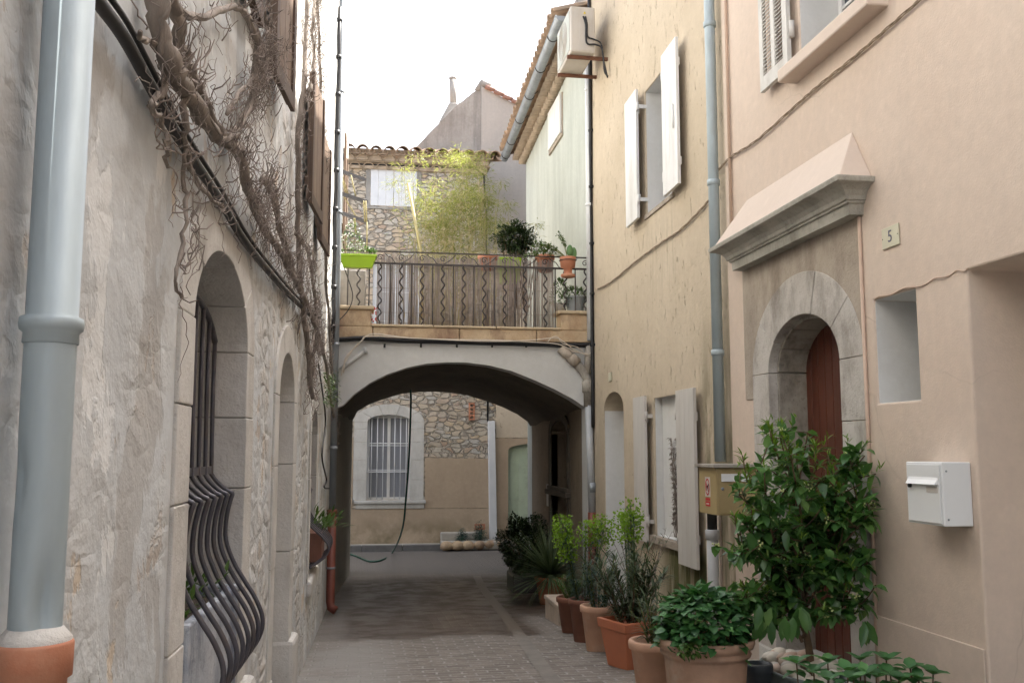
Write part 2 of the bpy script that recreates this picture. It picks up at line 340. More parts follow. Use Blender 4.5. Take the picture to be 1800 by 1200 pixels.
    m['whitepipe']=simple('white_plastic_pipe',(.68,.70,.72),.45,0,.04,4,dirt=(.5,.5,.48),stretch=(1,1,.3))
    m['redpipe']=simple('red_brown_iron',(.20,.055,.035),.45,0,.15,6,.001,20)
    m['terra']=simple('terracotta',(.48,.20,.115),.75,0,.14,5,.002,40,dirt=(.55,.33,.22))
    m['terrapale']=simple('pale_terracotta',(.56,.34,.235),.85,0,.12,5,.003,40,dirt=(.66,.50,.40))
    m['terraold']=simple('weathered_terracotta',(.42,.27,.19),.85,0,.18,6,.003,30,dirt=(.50,.41,.33))
    m['terrarim']=simple('orange_glazed_terracotta',(.50,.17,.085),.5,0,.1,4,.001,40)
    m['terradark']=simple('dark_terracotta',(.20,.085,.055),.7,0,.2,6,.002,40)
    m['brick']=simple('pale_brick_block',(.46,.38,.31),.9,0,.15,8,.004,40)
    m['iron']=simple('wrought_iron',(.05,.043,.042),.5,.2,.2,14,.001,60,dirt=(.09,.06,.045))
    m['ironbar']=simple('grey_iron_bars',(.075,.072,.085),.42,.2,.2,10,.001,50,dirt=(.10,.075,.06))
    m['black']=simple('black_cable',(.018,.018,.02),.5,0,.2,10)
    m['cream']=simple('cream_cable',(.62,.55,.46),.6,0,.12,10)
    m['twine']=simple('painted_cable',(.30,.23,.16),.8,0,.2,20)
    m['pinkcable']=simple('pink_painted_conduit',(.55,.41,.32),.7,0,.08,10)
    m['hose']=simple('green_hose',(.01,.09,.06),.4,0,.1,10)
    m['white']=simple('white_painted_wood',(.74,.74,.73),.5,0,.05,6,.001,60,dirt=(.56,.54,.50),stretch=(1,1,.2))
    m['whitecool']=simple('white_shutter_paint',(.74,.76,.79),.5,0,.03,6,.0005,60)
    m['offwhite']=simple('cream_shutter_paint',(.58,.555,.52),.6,0,.06,6,.001,60,dirt=(.48,.44,.39),stretch=(1,1,.2))
    m['peel']=simple('peeling_white_paint',(.62,.61,.58),.65,0,.08,7,.002,30,dirt=(.36,.33,.28),stretch=(1,1,.4))
    m['brown']=simple('brown_shutter_wood',(.15,.10,.07),.6,0,.2,7,.002,40,dirt=(.24,.17,.12),stretch=(1,1,.15))
    m['darkbrown']=simple('dark_brown_wood',(.075,.045,.03),.6,0,.2,8,.002,40)
    m['door']=simple('red_brown_door_wood',(.105,.03,.016),.38,0,.28,9,.0012,40,dirt=(.08,.018,.01),stretch=(1,1,.12))
    m['greendoor']=simple('pale_green_door_paint',(.52,.62,.47),.6,0,.06,5,.002,30,dirt=(.34,.40,.28))
    m['mailwhite']=simple('white_enamel_metal',(.76,.78,.79),.35,0,.02,3)
    m['mailtan']=simple('beige_enamel_metal',(.40,.31,.155),.5,0,.05,5,dirt=(.36,.28,.15))
    m['darkslot']=simple('dark_slot',(.02,.02,.02),.6)
    m['red']=simple('red_sticker',(.50,.02,.03),.5,0,.04)
    m['stickerwhite']=simple('white_sticker',(.62,.58,.55),.5,0,.04)
    m['yellow']=simple('yellow_warning_sticker',(.7,.55,.05),.5,0,.04)
    m['acwhite']=simple('aged_white_metal',(.53,.49,.44),.5,0,.06,4,dirt=(.45,.40,.34),stretch=(1,1,.4))
    m['acgrille']=simple('grey_green_fan_grille',(.42,.44,.40),.6,0,.06)
    m['rust']=simple('rusty_bracket',(.16,.07,.04),.8,0,.3,12,.002,50)
    m['plate']=simple('enamel_number_plate',(.55,.53,.40),.4,0,.05,8)
    m['ink']=simple('blue_grey_numeral',(.10,.10,.16),.5)
    m['lime']=simple('lime_green_plastic',(.30,.47,.02),.4,0,.05)
    m['cane']=simple('weathered_cane',(.30,.245,.215),.85,0,.25,25,stretch=(1,1,.1))
    m['bamboo_pole']=simple('bamboo_cane_pole',(.40,.35,.17),.6,0,.15,12)
    m['slat']=simple('dark_stained_slat',(.05,.048,.055),.6,0,.2,12)
    m['tile']=simple('weathered_roof_tile',(.36,.25,.17),.9,0,.3,3.5,.004,40,dirt=(.20,.17,.14))
    m['tilelight']=simple('genoise_tile',(.46,.37,.28),.9,0,.2,4,.004,40,dirt=(.38,.30,.22))
    m['redtile']=simple('red_ridge_tile',(.36,.20,.15),.8,0,.2,6)
    m['soil']=simple('potting_soil',(.05,.036,.026),.95,0,.3,30,.01,60)
    m['pebble']=G('smooth_pebbles'); g=m['pebble']; r=g.n.new('ShaderNodeNewGeometry').outputs['Random Per Island']
    m['pebble']=g.fin(g.mix(g.ramp(g.noise(12,4),[(.4,0),(.7,.5)]),g.ramp(r,[(0,(.62,.56,.46)),(.4,(.70,.66,.58)),(.7,(.55,.50,.44)),(1,(.52,.34,.24))]),(.45,.40,.34)),.6)
    m['darkpot']=simple('dark_grey_plastic',(.05,.06,.07),.5,0,.1)
    m['basin']=simple('grey_green_trough',(.16,.19,.18),.55,0,.15,6)
    m['zincpot']=simple('zinc_planter',(.36,.39,.41),.5,.4,.08,8)
    m['bark']=simple('grey_vine_bark',(.25,.215,.185),.95,0,.3,14,.008,35,dirt=(.17,.145,.125),stretch=(1,1,.3))
    m['twig']=simple('dry_twig',(.26,.22,.195),.95,0,.25,20)
    m['stem']=simple('brown_stem',(.13,.085,.05),.9,0,.25,20,.002,60)
    m['stemgreen']=simple('green_stem',(.14,.17,.05),.7,0,.2,20)
    m['room']=simple('dark_interior',(.03,.028,.026),.8)
    g=G('window_glass'); m['glass']=g.fin((.05,.06,.07),.06,None,0,.6)
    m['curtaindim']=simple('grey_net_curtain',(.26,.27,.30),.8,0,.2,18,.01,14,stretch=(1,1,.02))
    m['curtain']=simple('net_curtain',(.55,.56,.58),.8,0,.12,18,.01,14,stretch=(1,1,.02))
    L=leafmat
    m['lf_tree']=L('glossy_dark_leaf',(.04,.11,.032),(.09,.21,.055),(.16,.29,.08),.30,.28)
    m['lf_tip']=L('young_bright_leaf',(.09,.17,.02),(.17,.28,.04),None,.4,.35)
    m['lf_bowl']=L('broad_green_leaf',(.03,.095,.033),(.07,.20,.062),(.11,.27,.075),.45,.22)
    m['lf_olean']=L('grey_green_narrow_leaf',(.04,.065,.035),(.10,.14,.075),(.17,.20,.13),.5,.2)
    m['lf_blue']=L('blue_green_leaf',(.035,.075,.065),(.08,.14,.115),None,.5,.2)
    m['lf_euph']=L('lime_euphorbia_bract',(.14,.26,.02),(.26,.42,.05),None,.5,.35)
    m['lf_box']=L('dark_box_leaf',(.012,.026,.008),(.035,.06,.016),None,.45,.15)
    m['lf_yucca']=L('spiky_leaf',(.05,.08,.035),(.14,.18,.09),None,.5,.15)
    m['lf_bamboo']=L('yellow_bamboo_leaf',(.13,.16,.045),(.25,.26,.085),(.36,.33,.14),.5,.45)
    m['lf_mid']=L('mid_green_leaf',(.04,.085,.02),(.09,.16,.035),None,.45,.25)
    m['flower']=simple('cream_buds',(.50,.55,.24),.6)
    m['whiteflower']=simple('white_blossom',(.75,.75,.72),.6)
    m['redflower']=simple('pink_red_blossom',(.6,.08,.08),.6)
    m['cactus']=simple('cactus_skin',(.10,.20,.07),.55,0,.15,8)
# ============================================================ SCENE
sc=bpy.context.scene; COL=bpy.data.collections.new('scene'); sc.collection.children.link(COL)
mats(); m=MAT
def single(mb,name,mat,label,cat,loc,group=None,bevel=0):
    o=mb.build(name,mat,None,loc,bevel); return tag(o,label,cat,group)
def arcpts(c,z,rx,rz,a0,a1,n): return [(c+rx*math.cos(a0+(a1-a0)*i/n),z+rz*math.sin(a0+(a1-a0)*i/n)) for i in range(n+1)]
def opening(s0,s1,z0,zs,rise,n=14):
    if rise<=0: return [(s0,z0),(s1,z0),(s1,zs),(s0,zs)]
    c=(s0+s1)/2; return [(s0,z0),(s1,z0)]+arcpts(c,zs,(s1-s0)/2,rise,0,math.pi,n)
def surround(fr,s0,s1,z0,zs,rise,wj,wt,o,depth,mat,parent,splits,nv=5,sill=None,gap=.004,jit=.0):
    mb=MB(); c=(s0+s1)/2; h=(s1-s0)/2
    zz=[z0]+splits+[zs]
    for a,b in zip(zz,zz[1:]):
        e=jit*ru(-1,1)
        mb.fbox(fr,s0-wj+e,s0,a+gap/2,b-gap/2,-depth,o+ru(-.003,.003)); mb.fbox(fr,s1,s1+wj+e,a+gap/2,b-gap/2,-depth,o+ru(-.003,.003))
    for i in range(nv):
        g=.005; a0=math.pi*i/nv+(g if i else 0); a1=math.pi*(i+1)/nv-(g if i<nv-1 else 0)
        mb.prism(fr,arcpts(c,zs+gap/2,h,rise,a0,a1,6)+arcpts(c,zs+gap/2,h+wj,rise+wt,a1,a0,6),-depth,o+ru(-.003,.003))
    return mb.build('stone_surround',mat,parent,bevel=.005)
# ---------------- ground
def strip(name,mat,pathL,pathR,dz,kind='structure'):
    mb=MB(); n=len(pathL); vs=[]
    for a,b in zip(pathL,pathR): vs+=[Vector((a[0],a[1],gz(a[1])+dz)),Vector((b[0],b[1],gz(b[1])+dz))]
    mb.add(vs,[(2*i,2*i+1,2*i+3,2*i+2) for i in range(n-1)])
    return tag(mb.build(name,mat),kind=kind)
ys=[-60,-20,-5,0,2,4]+[4+.5*i for i in range(1,38)]+[26,40,80]
strip('ground',m['ground'],[(-60,y) for y in ys],[(60,y) for y in ys],0)
chp=[atG(838,1012),atG(850,1035),atG(874,1065),atG(905,1105),atG(938,1150),atG(975,1200),Vector((1.38,5.5,0)),Vector((1.3,0,0))]
chp=[Vector((p.x,p.y,0)) for p in chp]; chp=catmull(chp,5)
strip('gutter_channel',m['gutter'],[(p.x-.065,p.y) for p in chp],[(p.x+.065,p.y) for p in chp],.005)
mb=MB()
FYW=22.0
mb.slab(lambda a,b,o: Vector((a,b,-.5+o)),[(-9,21.55),(1.75,21.5),(1.75,FYW+.02),(-9,FYW+.02)],[],.3); mb2=MB()
for i in range(12): mb2.box((-9+i*.9,21.42,-.9),(-9+i*.9+.892,21.57,-.478+ru(-.003,.003)))
tag(mb.build('pavement',m['pavement'],fixn=True),kind='structure'); tag(mb2.build('kerb',m['kerb'],bevel=.012),kind='structure')

# ---------------- LEFT HOUSE
LH=thing('town_house','old grey plastered house with arched barred window and climbing vines, left of the lane','house',(lx(4,-.3),4,0))
W1=(3.44,4.67,.52,2.06,.34); D1=(5.98,6.88,-.6,1.93,.30); W3=(8.56,9.45,.50,1.75,.22)
UA=(4.44,4.93,3.64,5.0,0); UB=(7.80,8.22,3.5,4.45,0)
def grow(w,a,t=None): s0,s1,z0,zs,r=w; return (s0-a,s1+a,z0-(0 if t is None else t),zs,r+a if r else 0)
mb=MB(); mb.slab(FL,[(-8,-1.2),(8,-1.2),(8,3.4),(7.7,3.4),(7.7,4.6),(8,4.6),(8,8.3),(-8,8.3)],[opening(*grow(W1,.07)),opening(*grow(D1,.06)),opening(*UA)],.5); mb.slab(FL,[(8,-1.2),(12.66,-1.2),(12.66,8.3),(8,8.3),(8,4.6),(7.7,4.6),(7.7,3.4),(8,3.4)],[opening(*grow(W3,.06)),opening(*UB)],.5)
mb.build('wall',m['wall_l'],LH)
surround(FL,*W1,.22,.20,.014,.42,m['cut'],LH,[.95,1.42,1.75],5)
surround(FL,*D1,.20,.18,.014,.34,m['cut'],LH,[.25,.9,1.5],3)
surround(FL,*W3,.17,.15,.014,.3,m['cut'],LH,[.9,1.35],3)
mb=MB(); mb.fbox(FL,3.2,4.95,.34,.515,-.45,.06); mb.build('window_sill',m['cut'],LH,bevel=.03); mb=MB(); mb.fbox(FL,8.4,9.62,.36,.495,-.45,.05); mb.build('window_sill',m['cut'],LH,bevel=.03)
# stone base blocks by the left doorway
mb=MB(); mb.fbox(FL,6.87,7.22,-.6,.30,-.3,.05); mb.build('plinth_stone',m['cut'],LH,bevel=.03); mb=MB(); mb.fbox(FL,5.62,5.99,-.6,.16,-.3,.05); mb.build('plinth_stone',m['cut'],LH,bevel=.03)
def windowframe(fr,s0,s1,z0,z1,o,parent,mats=('white','glass'),th=.05,mull=True,rise=0,bars=2):
    w=MB(); w.fbox(fr,s0,s0+th,z0,z1,o-.05,o); w.fbox(fr,s1-th,s1,z0,z1,o-.05,o); w.fbox(fr,s0+th,s1-th,z0,z0+th,o-.05,o); w.fbox(fr,s0+th,s1-th,z1-th,z1,o-.05,o)
    if mull: c=(s0+s1)/2; w.fbox(fr,c-.035,c+.035,z0+th,z1-th,o-.048,o+.006)
    for i in range(bars):
        zb=z0+(z1-z0)*(i+1)/(bars+1); 
        if mull: w.fbox(fr,s0+th,c-.035,zb-.012,zb+.012,o-.04,o-.008); w.fbox(fr,c+.035,s1-th,zb-.012,zb+.012,o-.04,o-.008)
        else: w.fbox(fr,s0+th,s1-th,zb-.012,zb+.012,o-.04,o-.008)
    f=w.build('window',m[mats[0]],parent,bevel=.004)
    g=MB(); g.fbox(fr,s0+.02,s1-.02,z0+.02,z1-.02,o-.034,o-.028); g.build('pane',m[mats[1]],f); return f
windowframe(FL,3.44,4.67,.52,2.4,-.34,LH); windowframe(FL,8.56,9.45,.5,1.97,-.25,LH)
for u in (UA,UB): windowframe(FL,u[0],u[1],u[2],u[3],-.25,LH)
mb=MB()
for i in range(6): mb.fbox(FL,5.98+i*.15,5.98+i*.15+.146,-.5,2.3,-.32,-.27)
mb.build('door',m['peel'],LH,bevel=.004)
def shutter(fr,s0,s1,z0,z1,o,parent,mat,n=4,swing=0,th=.032,hinge=None,name='shutter',battens=True):
    """plank leaf; swing = extra stand-off at the s1 end"""
    ff=lambda s,z,oo: fr(s,z,oo+swing*(s-s0)/(s1-s0))
    w=MB(); pw=(s1-s0)/n
    for i in range(n): w.fbox(ff,s0+i*pw+.002,s0+(i+1)*pw-.002,z0,z1,o,o+th)
    if battens:
        for q in (.16,.84): w.fbox(ff,s0+.02,s1-.02,z0+(z1-z0)*q-.04,z0+(z1-z0)*q+.04,o-.018,o)
    sh=w.build(name,m[mat],parent,bevel=.003)
    if hinge is not None:
        for q in (.14,.86):
            h=MB(); zz=z0+(z1-z0)*q; h.tube([ff(hinge,zz-.05,o+th*.5),ff(hinge,zz+.05,o+th*.5)],.017,8); h.fbox(fr,hinge-.012,hinge+.012,zz-.02,zz+.02,-.02,o)
            h.build('hinge',m[mat],sh)
    return sh
def frshut(s0,s1,z0,z1,o,sw):
    sh=shutter(FL,s0,s1,z0,z1,o,LH,'brown',4,swing=sw)
    f=MB(); ff=lambda s,z,oo: FL(s,z,oo+sw*(s-s0)/(s1-s0)); e=.03
    f.fbox(ff,s0-.02,s0+.05,z0-e,z1,o+.02,o+.045); f.fbox(ff,s1-.05,s1+.02,z0-e,z1,o+.02,o+.045); f.fbox(ff,s0+.05,s1-.05,z0-e,z0+.06,o+.02,o+.045); f.build('shutter_frame',m['darkbrown'],sh,bevel=.003)
frshut(3.86,4.40,3.60,5.0,.03,.0); frshut(4.97,5.52,3.60,5.0,.025,.035); frshut(7.12,7.76,3.46,4.46,.035,.03); frshut(8.26,8.9,3.42,4.40,.03,.04)
mb=MB(); mb.fbox(FL,4.42,4.95,3.58,3.64,-.2,.03); mb.build('upper_sill',m['darkbrown'],LH,bevel=.004)
mb=MB(); mb.fbox(FL,-8.2,8,8.3,8.45,-6,.35); mb.build('roof',m['tile'],LH)
mb=MB(); mb.fbox(FL,-8,12.66,-1.2,8.29,-6,-5.6); mb.fbox(FL,-8,-7.6,-1.2,8.29,-5.6,-.51); mb.build('back_wall',m['room'],LH)
# dark stone brackets above the wall
def bulge(y,c,w): return math.exp(-((y-c)/w)**2)
def grille(name,s0,s1,n,zt,zb,zmid,rise,amp,label,loc):
    th=thing(name,label,'window grille',loc); r=.0088
    c=(s0+s1)/2; h=(s1-s0)/2
    H=(zmid-zb)/.89
    prof=[(0,zmid-H*q,o*amp if o>0 else o) for q,o in ((0,-.125),(.035,-.10),(.075,-.055),(.09,-.028),(.12,-.035),(.20,-.05),(.30,-.05),(.40,-.012),(.48,.035),(.57,.092),(.66,.125),(.745,.11),(.83,.049),(.89,-.02))]
    for i in range(n):
        s=s0+(s1-s0)*i/(n-1); top=zt+rise*math.sqrt(max(0,1-((s-c)/(h*1.12))**2))
        pts=[FL(s,top,-.13),FL(s,(top+zmid)/2,-.13)]+[FL(s,a,b) for _,a,b in prof]
        pts=[pts[0],pts[1]]+catmull(pts[2:],4)
        b=MB(); b.tube(pts,r*1.15,8); b.build('bar',m['ironbar'],th)
    b=MB(); b.fbox(FL,s0-.03,s1+.03,zmid-.0,zmid+.035,-.137,-.122); b.build('cross_rail',m['ironbar'],th)
    b=MB(); b.tube([FL(s0+(s1-s0)*k/12,zt+.005+rise*math.sqrt(max(0,1-((s0+(s1-s0)*k/12-c)/(h*1.12))**2)),-.13) for k in range(13)],.014,8); b.build('arched_rail',m['ironbar'],th)
    b=MB(); b.tube([FL(s0-.02,zb,-.02),FL(s1+.02,zb,-.02)],.016,8); b.build('bottom_rail',m['ironbar'],th)
    return th
grille('window_grille',3.58,4.60,8,1.98,.60,1.49,.26,1,'black iron grille with bars bulging outward at the bottom, on the nearest arched window',FL(4.1,.6,0))
grille('window_grille',8.64,9.38,6,1.70,.56,1.30,.16,1.4,'smaller bulging iron grille on the window beside the red-brown downpipe',FL(9,.56,0))
# stone trough behind the grille with dry plants
T=thing('window_planter','grey veined stone planter standing behind the near window grille','planter',FL(4.0,.52,-.05))
mb=MB(); mb.slab(lambda a,b,o: Vector((lx(a,b),a,1.00+o)),[(3.5,-.24),(4.55,-.24),(4.55,.02),(3.5,.02)],[[(3.54,-.21),(4.51,-.21),(4.51,-.02),(3.54,-.02)]],.46); mb.build('trough',m['marble'],T,bevel=.01)
mb=MB(); mb.box((lx(3.54,-.21),3.54,.6),(lx(3.54,-.02),4.51,.95)); mb.build('soil',m['soil'],T)
mb=MB()
for i in range(40):
    p=FL(ru(3.58,4.45),.95,ru(-.2,-.04)); d=Vector((ru(-.4,.5),ru(-.6,.3),1)).normalized()
    for k in range(3): mb.leaf(p+d*ru(.02,.13),(d+Vector((ru(-1,1),ru(-1,1),ru(-.5,1)))),Vector((0,0,1)),ru(.04,.08),.02)
mb.build('foliage',m['lf_mid'],T,fixn=False)
T=thing('window_plant','small green plant poking through the second grille beside the red-brown pipe','plant',FL(9.2,.9,.1))
mb=MB()
for i in range(90):
    p=FL(ru(8.9,9.5),.86,ru(-.05,.18)); d=Vector((ru(0,.9),ru(-.3,.6),ru(.2,1))).normalized()
    mb.leaf(p+d*ru(0,.16),d,Vector((0,0,1)),ru(.07,.13),.028)
mb.build('foliage',m['lf_mid'],T,fixn=False)
mb=MB(); mb.box(FL(8.85,.6,-.1),FL(9.5,.86,.1)); mb.build('pot',m['terradark'],T,bevel=.01)

# ---------------- LEFT DOWNPIPES
def vpipe(mb,fr,s,z0,z1,o,r,n=20): mb.tube([fr(s,z0,o),fr(s,z1,o)],r,n)
p0=atL(60,1080,.075); ps=1.88
D=thing('downpipe','thick grey-blue downpipe with a dented foot, nearest the camera on the left wall','drainpipe',FL(ps,0,.07))
mb=MB(); r=.046
prof=[(r,7.5),(r,1.848),(r+.009,1.844),(r+.011,1.833),(r+.009,1.822),(r+.002,1.816),(r+.003,1.797),(r,1.795)]
c=FL(ps,0,.07)
mb.lathe([(a,z) for a,z in prof],c,40)
# lower length with a dent
n=40; vs=[];fs=[]; N=26
for i in range(N+1):
    z=1.795-(1.795-1.27)*i/N
    for k in range(n):
        a=2*math.pi*k/n; rr=r-.0005
        dent=.024*math.exp(-((z-1.32)/.075)**2)*math.exp(-((a-5.35)/.5)**2)+.012*math.exp(-((z-1.55)/.05)**2)*math.exp(-((a-3.9)/.4)**2)
        vs.append(c+Vector(((rr-dent)*math.cos(a),(rr-dent)*math.sin(a),z)))
for i in range(N):
    for k in range(n): a=i*n+k;b=i*n+(k+1)%n; fs.append((a,b,b+n,a+n))
mb.add(vs,fs,True); mb.build('pipe',m['zinc'],D)
mb=MB(); mb.lathe([(.046,-.1),(.056,1.13),(.058,1.19),(.066,1.195),(.067,1.252),(.064,1.258),(.052,1.258),(.047,1.2)],c,40); mb.build('soil_socket',m['terra'],D); mb=MB(); mb.lathe([(.0505,1.20),(.064,1.21),(.0635,1.262),(.055,1.272),(.0465,1.282)],c,36); mb.build('mortar_collar',m['cut'],D)
mb=MB()
z=2.75; mb.lathe([(.047,z),(.053,z+.001),(.053,z+.022),(.047,z+.023)],c,32)
mb.fbox(FL,ps-.012,ps+.012,2.75,2.77,-.02,.03); mb.build('clamp',m['zincdark'],D)
D=thing('downpipe','slim grey metal downpipe with a red-brown lower half at the left foot of the arch','drainpipe',FL(12.2,-.4,.07))
c=FL(12.15,0,.07)
zr=atY(592,900,12.15).z
mb=MB(); mb.tube([c+Vector((0,0,8)),c+Vector((0,0,zr))],.043,16)
for z in (2.9,4.6,6.2,1.6): mb.lathe([(.044,z),(.05,z+.003),(.05,z+.04),(.044,z+.043)],c,16)
mb.build('pipe',m['zincdark'],D)
zb=gz(12.15)
mb=MB(); mb.tube([c+Vector((0,0,zr+.02)),c+Vector((0,0,zb+.16)),c+Vector((.01,-.02,zb+.09)),c+Vector((.07,-.04,zb+.055))],.053,16); mb.lathe([(.055,zr-.04),(.064,zr-.03),(.064,zr+.03),(.05,zr+.035)],c,16); mb.build('lower_pipe',m['redpipe'],D)
mb=MB(); mb.lathe([(.055,zb+.55),(.06,zb+.552),(.06,zb+.57),(.055,zb+.575)],c,16); mb.build('clamp',m['zincdark'],D)

# ---------------- LEFT CABLES
def pathL(pts,o=.03): return [atL(x,y,o) for x,y in pts]
con=pathL([(120,-75),(170,0),(215,62),(258,140),(305,228),(345,290),(390,358),(430,425),(470,475),(510,520),(545,553)],.035)
con=catmull(con,4); mb=MB(); mb.tube(con,.017,10)
single(mb,'cable_conduit',m['black'],'black conduit running down the left wall under the vine stems','cable',con[5])
mb=MB(); q=con[::6]; mb.tube([p+Vector((.012,0,.03)) for p in con],.008,6)
single(mb,'power_cable',m['black'],'thin black cable following the top of the conduit on the left wall','cable',con[5])
c=FL(11.98,0,.04); mb=MB(); mb.tube([c+Vector((ru(-.008,.008),ru(-.01,.01),2.9+i*.4)) for i in range(12)],.026,8)
for i in range(10): mb.tube([c+Vector((0,0,3.1+i*.5)),c+Vector((0,0,3.15+i*.5))],.034,8)
single(mb,'cable_bundle',m['black'],'black cable bundle climbing beside the slim downpipe above the arch','cable',c+Vector((0,0,3)))
mb=MB(); mb.tube(catmull(pathL([(560,640),(572,735),(566,800),(574,842),(570,856),(579,858)],.03),5),.009,6)
single(mb,'wall_cable',m['black'],'short dark cable hanging down the left wall above the red-brown pipe','cable',atL(570,850,.03))

# ---------------- VINES
def vine(name,label,paths,twn,reg,rt=1.0,base=None,off=.05):
    T=thing(name,label,'vine',base)
    allp=[]; mb=MB()
    for pts,r0,r1 in paths:
        P_=catmull([atL(x,y,off+ru(-.01,.02)) for x,y in pts],5)
        n=len(P_); P_=[p+Vector((ru(-.006,.010),ru(-.01,.01),ru(-.008,.008))) for p in P_]
        rs=[(r0+(r1-r0)*i/(n-1))*ru(.85,1.15) for i in range(n)]
        mb.tube(P_,rs,8); allp+=P_
        # strands twisted round the stem
        for k in range(2):
            ph=ru(0,6); mb.tube([p+Vector((math.cos(ph+i*.35)*rs[i]*.85,math.sin(ph+i*.35)*rs[i]*.85,math.sin(ph+i*.35)*rs[i]*.5)) for i,p in enumerate(P_)],[max(.003,q*.26) for q in rs],6)
    mb.build('trunk',m['bark'],T,fixn=False)
    mb=MB()
    for i in range(twn):
        p=random.choice(allp)
        while p.y<4.2 and rnd()>(p.y-2.3)*.2: p=random.choice(allp)
        p=p+Vector((ru(0,.03),ru(-.02,.02),0)); q=p.copy(); a=ru(0,2*math.pi); cu=ru(-.28,.28); L=ru(.06,.40)*rt*(.6+.4*min(1,p.y/7)); k=int(L/.022)+2; pts=[q.copy()]
        ox=q.x-lx(q.y)
        for j in range(k):
            a+=cu+ru(-.38,.38); 
            ox=min(.12,max(.012,ox+ru(-.014,.014))); q=Vector((0,q.y+math.cos(a)*.022*ru(.6,1.2),q.z+math.sin(a)*.022*ru(.6,1.2)-.001)); q.x=lx(q.y)+ox; pts.append(q.copy())
        r0=ru(.0012,.0032)*(.75+.05*p.y); mb.tube(pts,[r0*(1-.6*t/len(pts)) for t in range(len(pts))],4,cap=False)
        if rnd()<.6:
            b=random.choice(pts); d=Vector((ru(.2,1),ru(-1,1),ru(-.6,1))).normalized(); mb.tube([b,b+d*.03,b+d*.06+Vector((0,0,.02))],[.003,.0025,.0015],4,cap=False)
    mb.build('twigs',m['twig'],T,fixn=False)
vine('climbing_vine','thick bare vine with twisted grey stems across the near left wall',[
  ([(590,760),(572,640),(548,560),(522,500),(490,440),(462,400)],.014,.022),
  ([(462,400),(437,330),(415,262),(392,250),(360,215),(325,160),(296,110),(278,50),(268,-20)],.021,.032),
  ([(462,400),(440,350),(425,280),(405,255),(372,205),(345,150),(322,95),(310,30),(300,-30)],.017,.019),
  ([(520,500),(492,400),(474,330),(462,318)],.016,.02),
  ([(392,250),(425,215),(445,160),(450,80),(430,25),(400,15),(350,30),(300,15)],.017,.012),
  ([(345,150),(318,125),(290,95),(262,75),(240,60)],.010,.006),
  ([(296,120),(285,155),(270,175),(265,190),(285,210),(290,250),(291,290)],.011,.005),
  ([(325,160),(322,215),(330,270),(335,300),(370,345),(395,365)],.011,.006),
  ([(322,260),(325,330),(325,390),(315,440),(305,490),(316,520)],.008,.004),
  ([(450,160),(465,120),(470,60),(455,-10)],.012,.010),
  ([(400,200),(430,150),(470,105),(500,85)],.010,.004)],820,None,1.0,FL(7.5,1,0))
vine('climbing_vine','slender bare vine stems climbing to the sunny top of the left wall beyond the shutters',[
  ([(548,700),(540,600),(527,500),(524,400),(522,300),(528,200),(536,100),(540,-10)],.02,.015),
  ([(560,620),(556,560),(548,480),(540,440),(520,410)],.014,.012),
  ([(583,660),(576,540),(571,430),(569,320),(566,220),(562,120),(556,0)],.015,.012),
  ([(545,160),(552,100),(549,40),(556,-20)],.015,.01),
  ([(545,620),(553,580),(551,640),(548,690)],.012,.008)],520,None,1.1,FL(9.6,1.8,0))
T=thing('wall_weed','tuft of green weed growing from the wall beside the downpipe at the arch spring','plant',atL(585,680,.02)); mb=MB()
for i in range(8): mb.tube([atL(585,680,.01),atL(ru(570,596),ru(660,705),ru(.06,.12))],.003,4)
mb.build('stems',m['twig'],T,fixn=False); mb=MB()
for i in range(260):
    p=atL(ru(568,596),ru(655,712),ru(.03,.12)); d=Vector((ru(.1,1),ru(-1,1),ru(-.6,.6))); mb.leaf(p,d,Vector((0,0,1)),ru(.04,.07),.018)
mb.build('foliage',m['lf_mid'],T,fixn=False)

# ---------------- PINK HOUSE
PH=thing('town_house','pale pink rendered house with arched stone doorway, number 5, on the right','house',(RXP,4,0))
DR=(5.76,6.87,-.5,2.18,.37); NI=(4.89,5.335,1.875,2.505,0); GA=(.9,4.42,-.5,2.52,0); UW=(5.28,6.18,4.30,5.7,0)
PE=7.66
mb=MB(); mb.slab(FP,[(-8,-1.2),(PE,-1.2),(PE,8.9),(-8,8.9)],[opening(*grow(DR,.10)),opening(*NI),opening(*GA),opening(*UW)],.55)
mb.build('wall',m['pink'],PH,bevel=.012)
for nme,(a,b,c_,d_,e_) in (('niche',NI),('upper',UW)):
    w=MB(); t=.003
    dd=-.40 if nme=='niche' else -.32
    w.fbox(FP,a,a+t,c_,d_,-.005+dd,-.012); w.fbox(FP,b-t,b,c_,d_,-.005+dd,-.012); w.fbox(FP,a+t,b-t,c_,c_+t,-.005+dd,-.012); w.fbox(FP,a+t,b-t,d_-t,d_,-.005+dd,-.012)
    w.build('window_reveal',m['reveal'],PH)
windowframe(FP,4.9,5.32,1.885,2.495,-.40,PH,mull=False,bars=0); windowframe(FP,5.29,6.17,4.31,5.69,-.3,PH)
mb=MB()
for i in range(12): mb.fbox(FP,.9+i*.2934,.9+i*.2934+.29,-.5,2.52,-.53,-.48)
mb.build('garage_door',m['peel'],PH,bevel=.004)
mb=MB(); mb.fbox(FP,5.02,6.27,4.235,4.33,-.3,.14); mb.build('window_sill',m['pinklight'],PH,bevel=.012)
